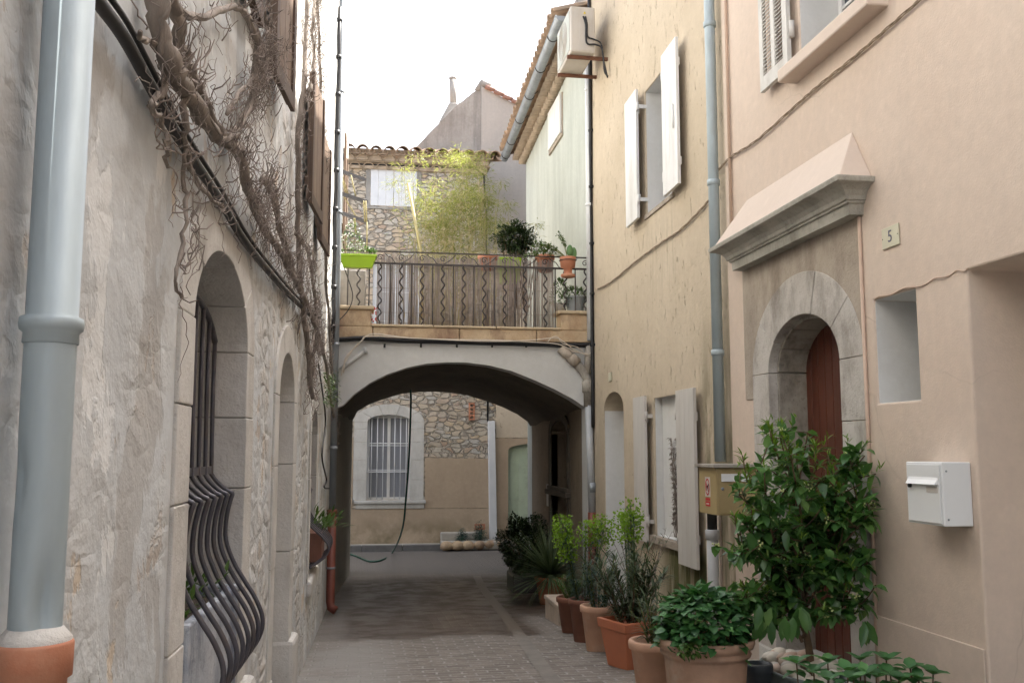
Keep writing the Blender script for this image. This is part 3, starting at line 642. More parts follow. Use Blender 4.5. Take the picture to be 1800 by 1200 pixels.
# louvred shutter leaf
sh=MB(); a,b,z0,z1,o0=6.22,6.70,4.33,5.85,.045
sh.fbox(FP,a,a+.075,z0,z1,o0,o0+.035); sh.fbox(FP,b-.06,b,z0,z1,o0,o0+.035); sh.fbox(FP,a+.075,b-.06,z0,z0+.11,o0,o0+.035); sh.fbox(FP,a+.075,b-.06,z1-.1,z1,o0,o0+.035); sh.fbox(FP,(a+b)/2-.03,(a+b)/2+.03,z0+.11,z1-.1,o0+.004,o0+.036)
for i in range(44):
    z=z0+.12+i*.03
    for (u0,u1) in ((a+.075,(a+b)/2-.03),((a+b)/2+.03,b-.06)):
        sh.hexa([FP(u0,z,o0+.030),FP(u1,z,o0+.030),FP(u1,z+.022,o0+.006),FP(u0,z+.022,o0+.006),FP(u0,z+.006,o0+.033),FP(u1,z+.006,o0+.033),FP(u1,z+.028,o0+.010),FP(u0,z+.028,o0+.010)])
sho=sh.build('shutter',m['peel'],PH,bevel=.003)
mb=MB(); 
for z in (4.62,5.5): mb=MB(); mb.tube([FP(6.195,z-.06,.05),FP(6.195,z+.06,.05)],.02,8); mb.build('hinge',m['offwhite'],sho)
mb=MB(); 
for i in range(6): mb.tube([FP(5.29+i*.015,4.36,-.22+i*.03),FP(5.29+i*.015,5.69,-.22+i*.03)],.016,8)
mb.build('folded_blind',m['offwhite'],PH)
# doorway
surround(FP,*DR,.30,.30,.012,.42,m['cutdoor'],PH,[.55,1.25,1.78],5,gap=.004)
mb=MB() # inner darker rebate
c=(DR[0]+DR[1])/2; h=(DR[1]-DR[0])/2
mb.fbox(FP,DR[0]-.001,DR[0]+.022,DR[2],DR[3],-.42,-.06); mb.fbox(FP,DR[1]-.03,DR[1]+.001,DR[2],1.30,-.42,-.06); mb.fbox(FP,DR[1]-.03,DR[1]+.001,1.305,DR[3],-.42,-.06)
for i in range(6):
    a0=math.pi*i/6+.008; a1=math.pi*(i+1)/6-.008
    mb.prism(FP,arcpts(c,DR[3]+.004,h-.03,DR[4]-.03,a0,a1,4)+arcpts(c,DR[3]+.004,h+.0,DR[4]+.0,a1,a0,4),-.42,-.06)
mb.build('door_reveal',m['cutdark'],PH,bevel=.006)
mb=MB(); pw=.112; k=int((DR[1]-DR[0])/pw)+1
for i in range(k):
    s=DR[0]+i*pw
    mb.fbox(FP,s,s+pw-.007,-.1,DR[3]+DR[4],-.335,-.285)
mb.fbox(FP,DR[0],DR[1],-.1,2.6,-.36,-.336)
dr=mb.build('door',m['door'],PH,bevel=.005)
mb=MB(); mb.ball(FP(5.95,1.1,-.265),.03,2); mb.build('door_knob',m['iron'],dr)
mb=MB(); mb.fbox(FP,DR[0]-.35,DR[1]+.32,-.6,.13,-.5,.02); mb.fbox(FP,DR[0]-.2,DR[1]+.4,-.6,-.02,-.1,.22); mb.build('doorstep',m['cut'],PH,bevel=.02)
# bare stone panel over the arch
out=[(5.47,1.9),(5.47,3.10),(7.30,3.10),(7.30,1.9)]
arc=[(DR[0]-.30,1.9)]+[(DR[0]-.30,DR[3])]+list(reversed(arcpts(c,DR[3],h+.30,DR[4]+.30,0,math.pi,16)))[1:-1]+[(DR[1]+.30,DR[3]),(DR[1]+.30,1.9)]
mb=MB(); mb.prism(FP,[(5.455,2.0),(5.455,3.2),(7.32,3.2),(7.32,2.0)]+[(DR[1]+.30,2.0),(DR[1]+.30,DR[3])]+arcpts(c,DR[3],h+.301,DR[4]+.301,0,math.pi,16)[1:-1]+[(DR[0]-.30,DR[3]),(DR[0]-.30,2.0)],.001,.008)
mb.build('bare_stone_panel',m['rough_stone'],PH)
# cornice with returned ends
def mould(fr,s0,s1,prof,mat,parent,name,bevel=0):
    vs=[];fs=[]
    for o,z in prof: vs+=[fr(s0-o,z,-.02),fr(s0-o,z,o),fr(s1+o,z,o),fr(s1+o,z,-.02)]
    for i in range(len(prof)-1):
        for k in range(3): a=4*i+k; fs.append((a,a+1,a+5,a+4))
        fs.append((4*i+3,4*i,4*i+4,4*i+7))
    fs.append((0,1,2,3)); q=4*(len(prof)-1); fs.append((q+3,q+2,q+1,q))
    w=MB(); w.add(vs,fs); return w.build(name,mat,parent,bevel=bevel)
ct=atX(1470,305,2.80).z; 
prof=[(.095,3.110),(.10,3.178),(.116,3.181),(.118,3.194),(.130,3.197),(.138,3.222),(.16,3.25),(.195,3.272),(.235,3.282),(.24,3.285),(.245,3.306),(.245,3.315)]
dz=ct-3.315; prof=[(a,b+dz) for a,b in prof]
mould(FP,5.50,7.22,prof,m['cornice'],PH,'door_cornice')
w=MB(); zt=ct+.002; vs=[FP(5.29,zt,0),FP(5.29,zt,.215),FP(7.43,zt,.215),FP(7.43,zt,0),FP(5.50,zt+.36,.002),FP(7.2,zt+.36,.002)]
w.add(vs,[(0,1,4),(1,2,5,4),(2,3,5),(0,3,2,1),(0,4,5,3)]); w.build('weathering_slope',m['pinklight'],PH,bevel=.006)
mb=MB(); mb.fbox(FP,-8,PE,-1.2,.42,.001,.012); 
mb=MB(); mb.fbox(FP,4.43,5.44,-1.2,.62,.002,.014); mb.build('plinth',m['pink'],PH,bevel=.005)
mb=MB(); mb.fbox(FP,-8.2,PE,8.9,9.0,-7,.35); mb.build('roof',m['tile'],PH)
mb=MB(); mb.fbox(FP,-8,PE,-1.2,8.89,-7,-6.6); mb.fbox(FP,-8,-7.6,-1.2,8.89,-6.6,-.56); mb.build('back_wall',m['room'],PH)
# number plate
def textmesh(txt,size,mat,parent,origin,xa,ya,depth=.002):
    cu=bpy.data.curves.new('numeral','FONT'); cu.body=txt; cu.size=size; cu.extrude=depth; cu.align_x='CENTER'; cu.align_y='CENTER'
    ob=bpy.data.objects.new('numeral_tmp',cu); COL.objects.link(ob); bpy.context.view_layer.update()
    me=bpy.data.meshes.new_from_object(ob.evaluated_get(bpy.context.evaluated_depsgraph_get())); bpy.data.objects.remove(ob)
    za=xa.cross(ya); w=MB(); w.add([origin+xa*v.co.x+ya*v.co.y+za*v.co.z for v in me.vertices],[tuple(p.vertices) for p in me.polygons]); return w.build('numeral',mat,parent)
A=atX(1551,432,RXP-.01); B=atX(1578,428,RXP-.01)
zc=atX(1565,416,RXP-.01); w_=.20; 
NP=thing('house_number_plate','cream enamel plate reading 5 on the pink wall right of the cornice','number plate',zc)
mb=MB(); mb.fbox(FP,zc.y-.09,zc.y+.09,zc.z-.062,zc.z+.062,.004,.012); mb.build('plate',m['plate'],NP,bevel=.002)
textmesh('5',.10,m['ink'],NP,FP(zc.y,zc.z,.0135),Vector((0,-1,0)),Vector((0,0,1)),.001)
mb=MB(); mb.ball(FP(zc.y+.08,zc.z,.012),.004,1); mb.ball(FP(zc.y-.08,zc.z,.012),.004,1); mb.build('screws',m['iron'],NP)

# white mailbox
Xf=atY(1655,812,4.47).x; yf=atX(1592,812,Xf).y; zt=atX(1708,812,RXP).z; zb=zt-.322
MBX=thing('mailbox','white metal mailbox with a horizontal slot, hung on the pink wall','mailbox',(Xf,4.6,zb))
mb=MB(); mb.box((Xf,4.47,zb),(RXP-.002,yf,zt)); mb.build('body',m['mailwhite'],MBX,bevel=.006)
ym=(4.47+yf)/2; Wd=yf-4.47
fm=lambda s,z,o: Vector((Xf-o,s,z))
mb=MB(); mb.fbox(fm,4.485,yf-.015,zb+.012,zt-.012,.001,.007); d=mb.build('door_panel',m['mailwhite'],MBX,bevel=.003)
mb=MB(); mb.hexa([fm(4.50,zt-.115,.006),fm(yf-.03,zt-.115,.006),fm(yf-.03,zt-.115,.028),fm(4.50,zt-.115,.028),fm(4.50,zt-.075,.006),fm(yf-.03,zt-.075,.006),fm(yf-.03,zt-.09,.012),fm(4.50,zt-.09,.012)]); mb.build('flap',m['mailwhite'],d,bevel=.002)
mb=MB(); mb.fbox(fm,4.50,4.60,zt-.155,zt-.125,.0075,.009); mb.build('name_card',m['offwhite'],d)
mb=MB(); mb.tube([fm(yf-.05,zt-.125,.006),fm(yf-.05,zt-.125,.02)],.011,12); mb.build('lock',m['darkslot'],d)
mb=MB()
for z in (zt-.045,zb+.035): mb.tube([Vector((Xf+.022,4.471,z)),Vector((Xf+.022,4.466,z))],.005,8)
mb.build('screws',m['zincdark'],MBX)
# tan mailbox
X0=2.70; q=atX(1258,822,X0); ya=q.y; zt=q.z; zb=atX(1258,905,X0).z; yb=atX(1228,822,X0).y
TM=thing('mailbox','beige mailbox with white slot flap and a red no-dogs sticker, under a thin stone lid','mailbox',(X0,ya,zb))
mb=MB(); mb.box((X0,ya,zb),(RXP+.02,yb,zt)); mb.build('body',m['mailtan'],TM,bevel=.004)
fn=lambda s,z,o: Vector((s,ya-o,z)); fs_=lambda s,z,o: Vector((X0-o,s,z))
mb=MB(); mb.fbox(fn,X0+.02,X0+.325,zb+.012,zt-.012,.001,.006); d=mb.build('door_panel',m['mailtan'],TM,bevel=.002)
mb=MB(); mb.hexa([fn(X0+.04,zt-.105,.006),fn(X0+.27,zt-.105,.006),fn(X0+.27,zt-.105,.022),fn(X0+.04,zt-.105,.022),fn(X0+.04,zt-.045,.006),fn(X0+.27,zt-.045,.006),fn(X0+.27,zt-.045,.010),fn(X0+.04,zt-.045,.010)]); mb.build('flap',m['mailwhite'],d,bevel=.002)
mb=MB(); mb.tube([fn(X0+.05,zt-.16,.005),fn(X0+.05,zt-.16,.012)],.013,14); mb.build('lock',m['zincdark'],d)
mb=MB(); mb.fbox(fn,X0+.19,X0+.25,zt-.165,zt-.14,.006,.008); mb.build('name_holder',m['mailtan'],d,bevel=.001)
w_=yb-ya; cy=(ya+yb)/2-.01; hh=zt-zb; cz=zt-hh*.42
st=MB(); st.fbox(fs_,cy-.055,cy+.055,cz-.075,cz+.078,.0005,.002); S=st.build('sticker',m['stickerwhite'],TM)
mb=MB(); 
ring=[(cy+.048*math.cos(a),cz+.066*math.sin(a)) for a in [2*math.pi*i/32 for i in range(32)]]; inn=[(cy+.038*math.cos(a),cz+.054*math.sin(a)) for a in [2*math.pi*i/32 for i in range(32)]]
mb.slab(fs_,ring,[inn],.001,.0035)
mb.prism(fs_,[(cy+.032,cz+.046),(cy+.038,cz+.038),(cy-.032,cz-.046),(cy-.038,cz-.038)],.0045,.0055)
mb.fbox(fs_,cy-.05,cy+.05,cz-.105,cz-.085,.0015,.003); mb.fbox(fs_,cy-.05,cy+.05,cz-.150,cz-.112,.0015,.003); mb.build('prohibition_ring',m['red'],S)
mb=MB(); mb.prism(fs_,[(cy+.026,cz+.004),(cy+.020,cz+.016),(cy+.006,cz+.012),(cy-.014,cz+.014),(cy-.020,cz+.030),(cy-.032,cz+.022),(cy-.028,cz+.012),(cy-.02,cz+.002),(cy-.020,cz-.03),(cy-.014,cz-.03),(cy-.010,cz-.006),(cy+.012,cz-.006),(cy+.016,cz-.03),(cy+.022,cz-.03)],.0035,.0042); mb.build('dog_silhouette',m['darkslot'],S)
mb=MB(); mb.fbox(fs_,cy-.03,cy+.03,cz-.136,cz-.126,.0031,.0038); mb.build('pale_line',m['stickerwhite'],S)
mb=MB(); mb.box((X0-.03,ya-.04,zt+.002),(RXP,yb+.02,zt+.028)); mb.build('stone_lid',m['cutdark'],TM,bevel=.004)

# ---------------- TAN HOUSE
TH=thing('town_house','ochre rendered house with white plank shutters and mouldy base, right side','house',(RXT,10,gz(10)))
T1=(9.15,10.05,4.20,5.62,0); T2=(9.12,9.90,.70,2.15,0); T3=(11.12,12.07,-.8,2.10,.22)
mb=MB(); mb.slab(FT,[(PE+.002,-1.2),(12.66,-1.2),(12.66,8.9),(PE+.002,8.9)],[opening(*T1),opening(*T2),opening(*T3)],.5)
mb.build('wall',m['tan'],TH)
for (a,b,c_,d_,e_),dd in ((T1,-.30),(T2,-.10),(T3,-.32)):
    w=MB(); t=.004; top=d_
    w.fbox(FT,a,a+t,c_,top,dd,-.014); w.fbox(FT,b-t,b,c_,top,dd,-.014)
    if e_==0: w.fbox(FT,a+t,b-t,c_,c_+t,dd,-.014); w.fbox(FT,a+t,b-t,d_-t,d_,dd,-.014)
    w.build('window_reveal' if e_==0 else 'door_reveal',m['reveal'],TH)
windowframe(FT,9.16,10.04,4.21,5.61,-.30,TH)
mb=MB(); mb.fbox(FT,9.12,9.9,.70,2.15,-.14,-.09); mb.build('blocked_window',m['reveal'],TH)
mb=MB(); 
for i in range(6): mb.fbox(FT,11.12+i*.1585,11.12+i*.1585+.155,-.6,2.34,-.36,-.32)
mb.build('door',m['white'],TH,bevel=.003)
mb=MB(); mb.fbox(FT,9.08,10.10,4.15,4.20,-.2,.02); mb.build('window_sill',m['rough_stone'],TH,bevel=.006); mb=MB(); mb.fbox(FT,8.95,10.0,.62,.70,-.2,.05); mb.build('window_sill',m['rough_stone'],TH,bevel=.006)
shutter(FT,8.66,9.16,4.17,5.66,.075,TH,'white',4,hinge=9.17,swing=-.01); shutter(FT,10.06,10.56,4.17,5.66,.075,TH,'white',4,hinge=10.05,swing=-.01)
shutter(FT,8.42,8.93,.52,2.17,.055,TH,'offwhite',4,hinge=8.95); shutter(FT,9.98,10.42,.62,2.18,.055,TH,'offwhite',4,hinge=9.96)
mb=MB(); mb.tube([FT(8.75,4.75,.115),FT(8.75,5.0,.115)],.008,6); mb.build('shutter_catch',m['white'],TH)
mb=MB(); mb.fbox(FT,8.0,8.32,-1.2,1.18,.001,.03); mb.build('rendered_pier',m['pinklight'],TH,bevel=.006)
mb=MB(); mb.fbox(FT,8.06,8.09,.60,.68,.03,.05); mb.build('catch',m['white'],TH,bevel=.003)
mb=MB(); mb.fbox(FT,PE+.002,12.66,8.9,9.0,-7,.35); mb.build('roof',m['tile'],TH)
mb=MB(); mb.fbox(FT,PE,12.66,-1.2,8.89,-7,-6.6); mb.fbox(FT,12.4,12.66,-1.2,8.89,-6.6,-.51); mb.build('back_wall',m['room'],TH)
zc=atX(1074,662,RXT); NP=thing('house_number_plate','tiny ceramic plate on the ochre wall above the white doorway','number plate',zc)
mb=MB(); mb.fbox(FT,zc.y-.06,zc.y+.06,zc.z-.055,zc.z+.055,.003,.02); mb.build('plate',m['plate'],NP,bevel=.002)
# dry plant hanging in front of the blocked window
T=thing('wall_plant','dry brown creeper against the blocked white window','plant',FT(9.5,.7,0))
mb=MB(); mb2=MB()
for i in range(14):
    p=FT(ru(9.15,9.5),.72,-.06); a=ru(-.5,.5); pts=[p]
    L=random.choice([.3,.5,.9,1.0])
    for j in range(int(L/.05)): p=p+Vector((ru(-.012,.012),ru(-.03,.03),.05)); p.x=min(max(p.x,RXT-.02),RXT+.08); pts.append(p)
    mb.tube(pts,.004,4)
    for q in pts[3:]:
        for k in range(2): mb2.leaf(q,Vector((ru(-1,0),ru(-1,1),ru(-1,.4))),Vector((0,0,1)),.05,.022,simple=True)
mb.build('stems',m['twig'],T,fixn=False); mb2.build('foliage',m['bark'],T,fixn=False)
# grey downpipe between houses
D=thing('downpipe','long blue-grey downpipe between the ochre and the pink house','drainpipe',FT(7.75,-.1,.06))
c=FT(7.78,0,.085)
mb=MB(); mb.tube([c+Vector((0,0,8.6)),c+Vector((0,0,1.50))],.047,18)
for z in (5.35,3.9,2.4): mb.lathe([(.048,z),(.056,z+.003),(.056,z+.05),(.048,z+.053)],c,18)
mb.build('pipe',m['zinc'],D)
c2=FT(7.86,0,.14); z1=atX(1285,912,2.95).z
mb=MB(); mb.tube([c2+Vector((0,0,1.3)),c2+Vector((0,0,z1-.13))],.042,18); mb.build('pipe_throat',m['darkslot'],D)
mb=MB(); mb.tube([c2+Vector((0,0,z1-.12)),c2+Vector((0,0,gz(7.8)-.05))],.048,18); mb.lathe([(.05,z1-.2),(.06,z1-.19),(.06,z1-.12),(.05,z1-.115)],c2,18); mb.build('lower_pipe',m['pvc'],D)
# pink painted conduit
mb=MB(); mb.tube([FP(7.5,8,.02),FP(7.5,3.35,.02)],.014,8)
single(mb,'wall_conduit',m['pinkcable'],'thin pink-painted conduit running up beside the blue-grey downpipe','pipe',FP(7.5,3.4,.02))
mb=MB(); mb.tube([FP(5.44,3.05,.012),FP(5.44,0.2,.012)],.012,8)
single(mb,'wall_conduit',m['pinkcable'],'thin pink-painted conduit running down along the doorway stones','pipe',FP(5.44,.2,.02))
# cables along right walls
def rcable(name,pts,X,r,mat,label,n=3):
    P_=catmull([atX(x,y,X) for x,y in pts],8); w=MB()
    for k in range(n):
        ph=k*2.1; w.tube([p+Vector((math.cos(i*.7+ph)*.006,0,math.sin(i*.7+ph)*.008)) for i,p in enumerate(P_)],r,6)
    return single(w,name,m[mat],label,'cable',P_[0])
rcable('wall_cable',[(1262,300),(1285,276),(1330,247),(1400,185),(1440,150),(1500,102),(1560,50),(1640,-20)],RXP-.02,.0042,'twine','twisted pink-brown cable under the upper window sill of the pink house')
rcable('wall_cable',[(1050,508),(1075,495),(1120,458),(1165,425),(1195,405),(1235,365),(1252,340),(1252,318),(1262,300)],RXT-.02,.0045,'twine','brown cable sagging across the ochre wall to the downpipe')
rcable('wall_cable',[(1535,527),(1570,514),(1620,500),(1660,485),(1690,475),(1702,474)],RXP-.008,.004,'pinkcable','thin pink-painted cable above the small white niche window',1)
mb=MB(); P_=[FT(12.55+ru(-.02,.02),z,.03) for z in (1.9,2.6,3.2,3.9,4.6,5.4,6.2,7,8)]; mb.tube(catmull(P_,3),.024,8)
for z in (3.0,3.7,4.4,5.2,6.0): mb.fbox(FT,12.50,12.60,z,z+.03,0,.06)
single(mb,'cable_bundle',m['black'],'black cable bundle in the corner between ochre and pale green walls','cable',FT(12.55,2,0))

# AC unit
xa0=atY(1050,100,11.75).x; 
XA=2.55; ynr=11.55; q1=atY(1048,108,ynr); q0=atY(1003,92,ynr)
AX0,AX1=q0.x,q0.x+.33; zb=atY(1025,92,ynr).z; zt=zb+.62; yfr=ynr+.85
AC=thing('air_conditioner','aged white air conditioner unit on rusty brackets high on the ochre wall','air conditioner',(AX0,12,zb))
mb=MB(); mb.box((AX0,ynr,zb),(AX1,yfr,zt)); mb.build('casing',m['acwhite'],AC,bevel=.02)
fa=lambda s,z,o: Vector((AX0-o,s,z))
mb=MB(); mb.fbox(fa,ynr+.05,yfr-.05,zb+.04,zt-.04,.0,.008)
mb.build('fan_panel',m['acgrille'],AC,bevel=.004)
mb=MB()
for i in range(11):
    r=.03+i*.023; mb.tube([fa(ynr+.42+r*math.cos(a),zb+.31+r*math.sin(a)*.98,.016) for a in [2*math.pi*k/36 for k in range(37)]],.003,4)
mb.build('fan_grille',m['acwhite'],AC)
fe=lambda s,z,o: Vector((s,ynr-o,z))
mb=MB(); mb.prism(fe,[(AX0+.17,zt-.1),(AX0+.21,zt-.1),(AX0+.19,zt-.065)],.001,.003); mb.build('warning_sticker',m['yellow'],AC)
mb=MB(); mb.fbox(fe,AX0+.12,AX0+.29,zb+.02,zb+.46,.001,.008); mb.build('side_cover',m['acwhite'],AC,bevel=.004)
mb=MB()
for yy in (ynr+.12,yfr-.12): mb=MB(); mb.box((AX0-.02,yy-.02,zb-.045),(RXT,yy+.02,zb-.005)); mb.build('bracket',m['rust'],AC)
mb=MB(); P0=Vector((AX0+.2,ynr-.01,zt-.14))
mb.tube(catmull([P0,P0+Vector((.015,-.015,-.12)),P0+Vector((.02,-.015,-.27)),P0+Vector((.1,-.02,-.31)),P0+Vector((.2,-.01,-.36)),P0+Vector((.23,0,-.55)),P0+Vector((.25,.02,-.72)),P0+Vector((.30,.03,-.78))],5),.011,6)
mb.tube(catmull([P0+Vector((-.03,0,0)),P0+Vector((-.0,-.015,-.12)),P0+Vector((.01,-.015,-.36)),P0+Vector((.12,-.02,-.38)),P0+Vector((.21,-.01,-.42)),P0+Vector((.24,0,-.6)),P0+Vector((.29,.02,-.80))],5),.012,6)
mb.build('hose',m['black'],AC)
# ---------------- ARCH HOUSE / PASSAGE
YA=12.68; YB=17.4; F0=FY(YA)
XL0=lx(YA)-.0; XR=RXT
AH=thing('arch_passage','grey rendered arch over the lane carrying a railed terrace','archway',((XL0+XR)/2,YA,gz(YA)))
zL=3.05
crv=[(595,722),(603,712),(622,693),(650,673),(680,658),(715,646),(750,639),(785,636.5),(820,637),(860,642),(900,652),(940,668),(975,684),(1005,700),(1031,717)]
cv=[atY(x,y,YA) for x,y in crv]; cv=[(p.x,p.z) for p in cv]; cv[0]=(XL0,cv[0][1]); 
XP=atY(1031,717,YA).x
ol=[(-.9,zL),( -.9,-1.2),(XL0,-1.2)]+cv+[(XP,-1.2),(XR+.4,-1.2),(XR+.4,zL)]
mb=MB(); mb.slab(F0,list(reversed(ol)),[],.30); mb.build('front_wall',m['arch'],AH)
# vault
bcr=[(620,738),(628,722),(650,709),(675,700),(705,691),(735,687.5),(765,687),(795,689),(825,694),(855,703),(885,714),(912,727),(930,740),(934,746),(935,748)]
bv=[atY(x,y,YB) for x,y in bcr]; bv=[(p.x,p.z) for p in bv]
n=len(cv); N=10; vs=[]
for j in range(N+1):
    t=j/N
    for i in range(n):
        x=cv[i][0]*(1-t)+bv[i][0]*t; z=cv[i][1]*(1-t)+bv[i][1]*t
        e=.02*math.sin(i*1.7+j*2.1) if 0<j<N else 0
        vs.append((x,YA+.30+(YB-YA-.30)*t,z+e))
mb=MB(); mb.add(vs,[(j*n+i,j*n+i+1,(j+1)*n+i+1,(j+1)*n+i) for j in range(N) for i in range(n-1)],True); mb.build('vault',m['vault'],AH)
# side walls of the passage
xlb=bv[0][0]
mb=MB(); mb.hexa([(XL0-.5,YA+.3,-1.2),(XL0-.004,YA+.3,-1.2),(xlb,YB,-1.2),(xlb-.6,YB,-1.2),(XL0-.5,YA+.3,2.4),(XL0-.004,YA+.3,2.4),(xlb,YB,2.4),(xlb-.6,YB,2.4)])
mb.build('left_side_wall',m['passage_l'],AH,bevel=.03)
FR=lambda s,z,o=0: Vector((XR-.01-o,s,z))
PD=(14.25,15.5,-.9,1.85,.2)
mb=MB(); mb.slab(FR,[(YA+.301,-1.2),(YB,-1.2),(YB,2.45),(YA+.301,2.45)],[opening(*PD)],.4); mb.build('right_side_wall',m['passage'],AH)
mb=MB(); mb.fbox(FR,14.2,15.55,-.9,2.1,-.42,-.34); mb.build('passage_door',m['room'],AH)
surround(FR,*PD,.16,.16,.03,.1,m['vault'],AH,[.6],3)
mb=MB(); mb.fbox(FR,14.05,15.7,.88,.96,.0,.09); mb.fbox(FR,14.1,15.65,.96,1.02,.0,.06); mb.build('dark_shelf',m['vault'],AH,bevel=.01)
q=atX(966,870,XR); mb=MB(); mb.fbox(FR,q.y-.12,q.y+.12,q.z-.18,q.z+.18,0,.02); mb.build('white_panel',m['offwhite'],AH,bevel=.004)
# wall above vault on the back + terrace slab
mb=MB(); mb.box((-1,YA+.301,2.80),(XR+.3,YB-.2,3.18)); mb.build('terrace_floor',m['far_render'],AH)
ob=[(-1.5,3.2)]+[(-1.5,2.0),(xlb,2.0)]+bv+[(XR+.3,bv[-1][1]),(XR+.3,3.2)]
mb=MB(); mb.slab(FY(YB),list(reversed(ob)),[],.2); mb.build('back_wall',m['vault'],AH)
# ledge course, coping and end piers
zl0=zL+.003; zl1=atY(800,573,YA-.05).z
x0=lx(YA)+.01; x1=XR-.004
mb=MB()
xs=[x0,.1,1.25,2.3,x1]
for a,b in zip(xs,xs[1:]): mb.box((a+.004,YA-.05,zl0+ru(0,.003)),(b-.004,YA+.29,zl1-.03))
mb.build('stone_course',m['terrace_stone'],AH,bevel=.012)
mb=MB(); xa=atY(652,572,YA).x; xb=atY(985,575,YA).x
for a,b in ((xa,.9),(.9,1.75),(1.75,xb)): mb.box((a+.003,YA-.075,zl1-.029),(b-.003,YA+.29,zl1+ru(0,.008)))
mb.build('ledge_stone',m['sillstone'],AH,bevel=.015)
zp=atY(620,538,YA).z
for a,b in ((x0,xa),(xb,x1)):
    mb=MB(); mb.box((a,YA-.045,zl1-.029),(b,YA+.29,zp-.05)); mb.build('end_pier',m['terrace_stone'],AH,bevel=.015)
    mb=MB(); mb.box((a-(.0 if a==x0 else .05),YA-.08,zp-.049),(b+(.04 if a==x0 else 0),YA+.31,zp)); mb.build('pier_cap',m['sillstone'],AH,bevel=.015)
# clay pipe remnant and old stub
S=MB(); a=atY(985,612,YA-.05); b=atY(1012,636,YA-.05); c=atY(1033,662,YA-.06); d=atY(1034,715,YA-.06); e=atY(1036,608,YA-.06)
T=thing('clay_pipe','old plaster-smeared clay pipe elbow at the right shoulder of the arch','pipe',d)
S.tube([a,b],.065,14); S.tube([a+(b-a)*.62,b+(b-a)*.12],.075,14); S.build('stub',m['rough_stone'],T)
S=MB(); S.tube([b,b+(c-b)*.6,c+Vector((0,0,-.04)),d],.06,14); S.tube([e,c+Vector((0,0,.05))],.055,14); S.lathe([(.06,0),(.078,.01),(.078,.16),(.06,.17)],c+Vector((0,0,-.22)),16); S.build('elbow',m['cutdark'],T)
D=thing('downpipe','pale downpipe with a red-brown foot at the right side of the arch','drainpipe',Vector((d.x,YA-.08,gz(YA))))
cx=atY(1041,800,YA-.1)
mb=MB(); mb.tube([Vector((d.x,YA-.07,d.z+.02)),Vector((cx.x,YA-.08,atY(1041,905,YA-.1).z))],.05,16); mb.build('pipe',m['pvc'],D)
mb=MB(); z_=atY(1041,865,YA-.1).z; mb.tube([Vector((cx.x,YA-.08,z_)),Vector((cx.x,YA-.08,z_+.13))],.055,16); mb.build('repair_sleeve',m['zincdark'],D)
mb=MB(); mb.tube([Vector((cx.x,YA-.08,atY(1041,900,YA-.1).z)),Vector((cx.x,YA-.08,gz(YA)))],.062,16); mb.build('foot',m['redpipe'],D)
D=thing('downpipe','white-blue downpipe in the corner between the pale green and ochre walls, right of the terrace','drainpipe',atY(1036,600,YA-.09))
u0=atY(1038,598,YA-.09); 
mb=MB(); mb.tube([u0,Vector((u0.x,YA-.09,7.6))],.047,16)
for z in (4.95,6.6): mb.lathe([(.048,z),(.056,z+.003),(.056,z+.04),(.048,z+.043)],Vector((u0.x,YA-.09,0)),16)
mb.build('pipe',m['whitepipe'],D)
# cables across the arch
def ycable(pts,Y,r,mat,label,loc=None):
    P_=catmull([atY(x,y,Y) for x,y in pts],6); w=MB(); w.tube(P_,r,6); return single(w,'facade_cable',m[mat],label,'cable',P_[0])
mb=MB(); P_=catmull([atY(x,y,YA-.085) for x,y in [(583,560),(585,585),(592,595),(640,593),(700,597),(780,599),(850,601),(930,603),(990,605),(1030,605),(1043,598),(1044,560),(1040,480)]],5)
mb.tube(P_,.022,8); mb.tube([p+Vector((0,.02,-.03)) for p in P_[8:-10]],.012,6)
for x in (676,740,803,865,925): p=atY(x,604,YA-.03); mb.tube([p,p+Vector((0,0,-.05))],.014,6)
single(mb,'facade_cable',m['black'],'thick black cable bundle running across the top of the arch','cable',P_[6])
ycable([(604,655),(608,628),(630,605),(645,590),(665,587),(720,594),(800,597),(870,598),(950,602),(985,606),(1010,618),(1035,622)],YA-.10,.009,'cream','cream cable looping along the top of the arch from left to right')
ycable([(600,660),(605,640),(622,612),(636,599),(652,591),(760,596),(860,600),(930,598),(975,594),(990,600),(1012,616),(1040,625),(1050,610),(1052,570),(1049,520)],YA-.11,.007,'cream','thin cream cable drooping into a loop at the right end of the arch')
ycable([(962,602),(970,593),(980,592),(990,604),(1015,610),(1030,622),(1045,618)],YA-.12,.006,'cream','short tangled cream cable above the clay pipe')
ycable([(584,400),(598,450),(612,490),(620,520),(612,545),(590,570),(586,585)],YA-.14,.007,'black','thin black cable hanging in a curve in front of the left pier')
mb=MB(); a=atY(598,650,YA-.02);b=atY(641,616,YA-.02); mb.tube([a,b],.03,10); mb.tube([b+Vector((-.01,0,0)),b+Vector((.03,0,.01))],.05,12)
single(mb,'old_pipe_stub',m['arch'],'grey plastered-over slanting pipe stub at the left shoulder of the arch','pipe',a)

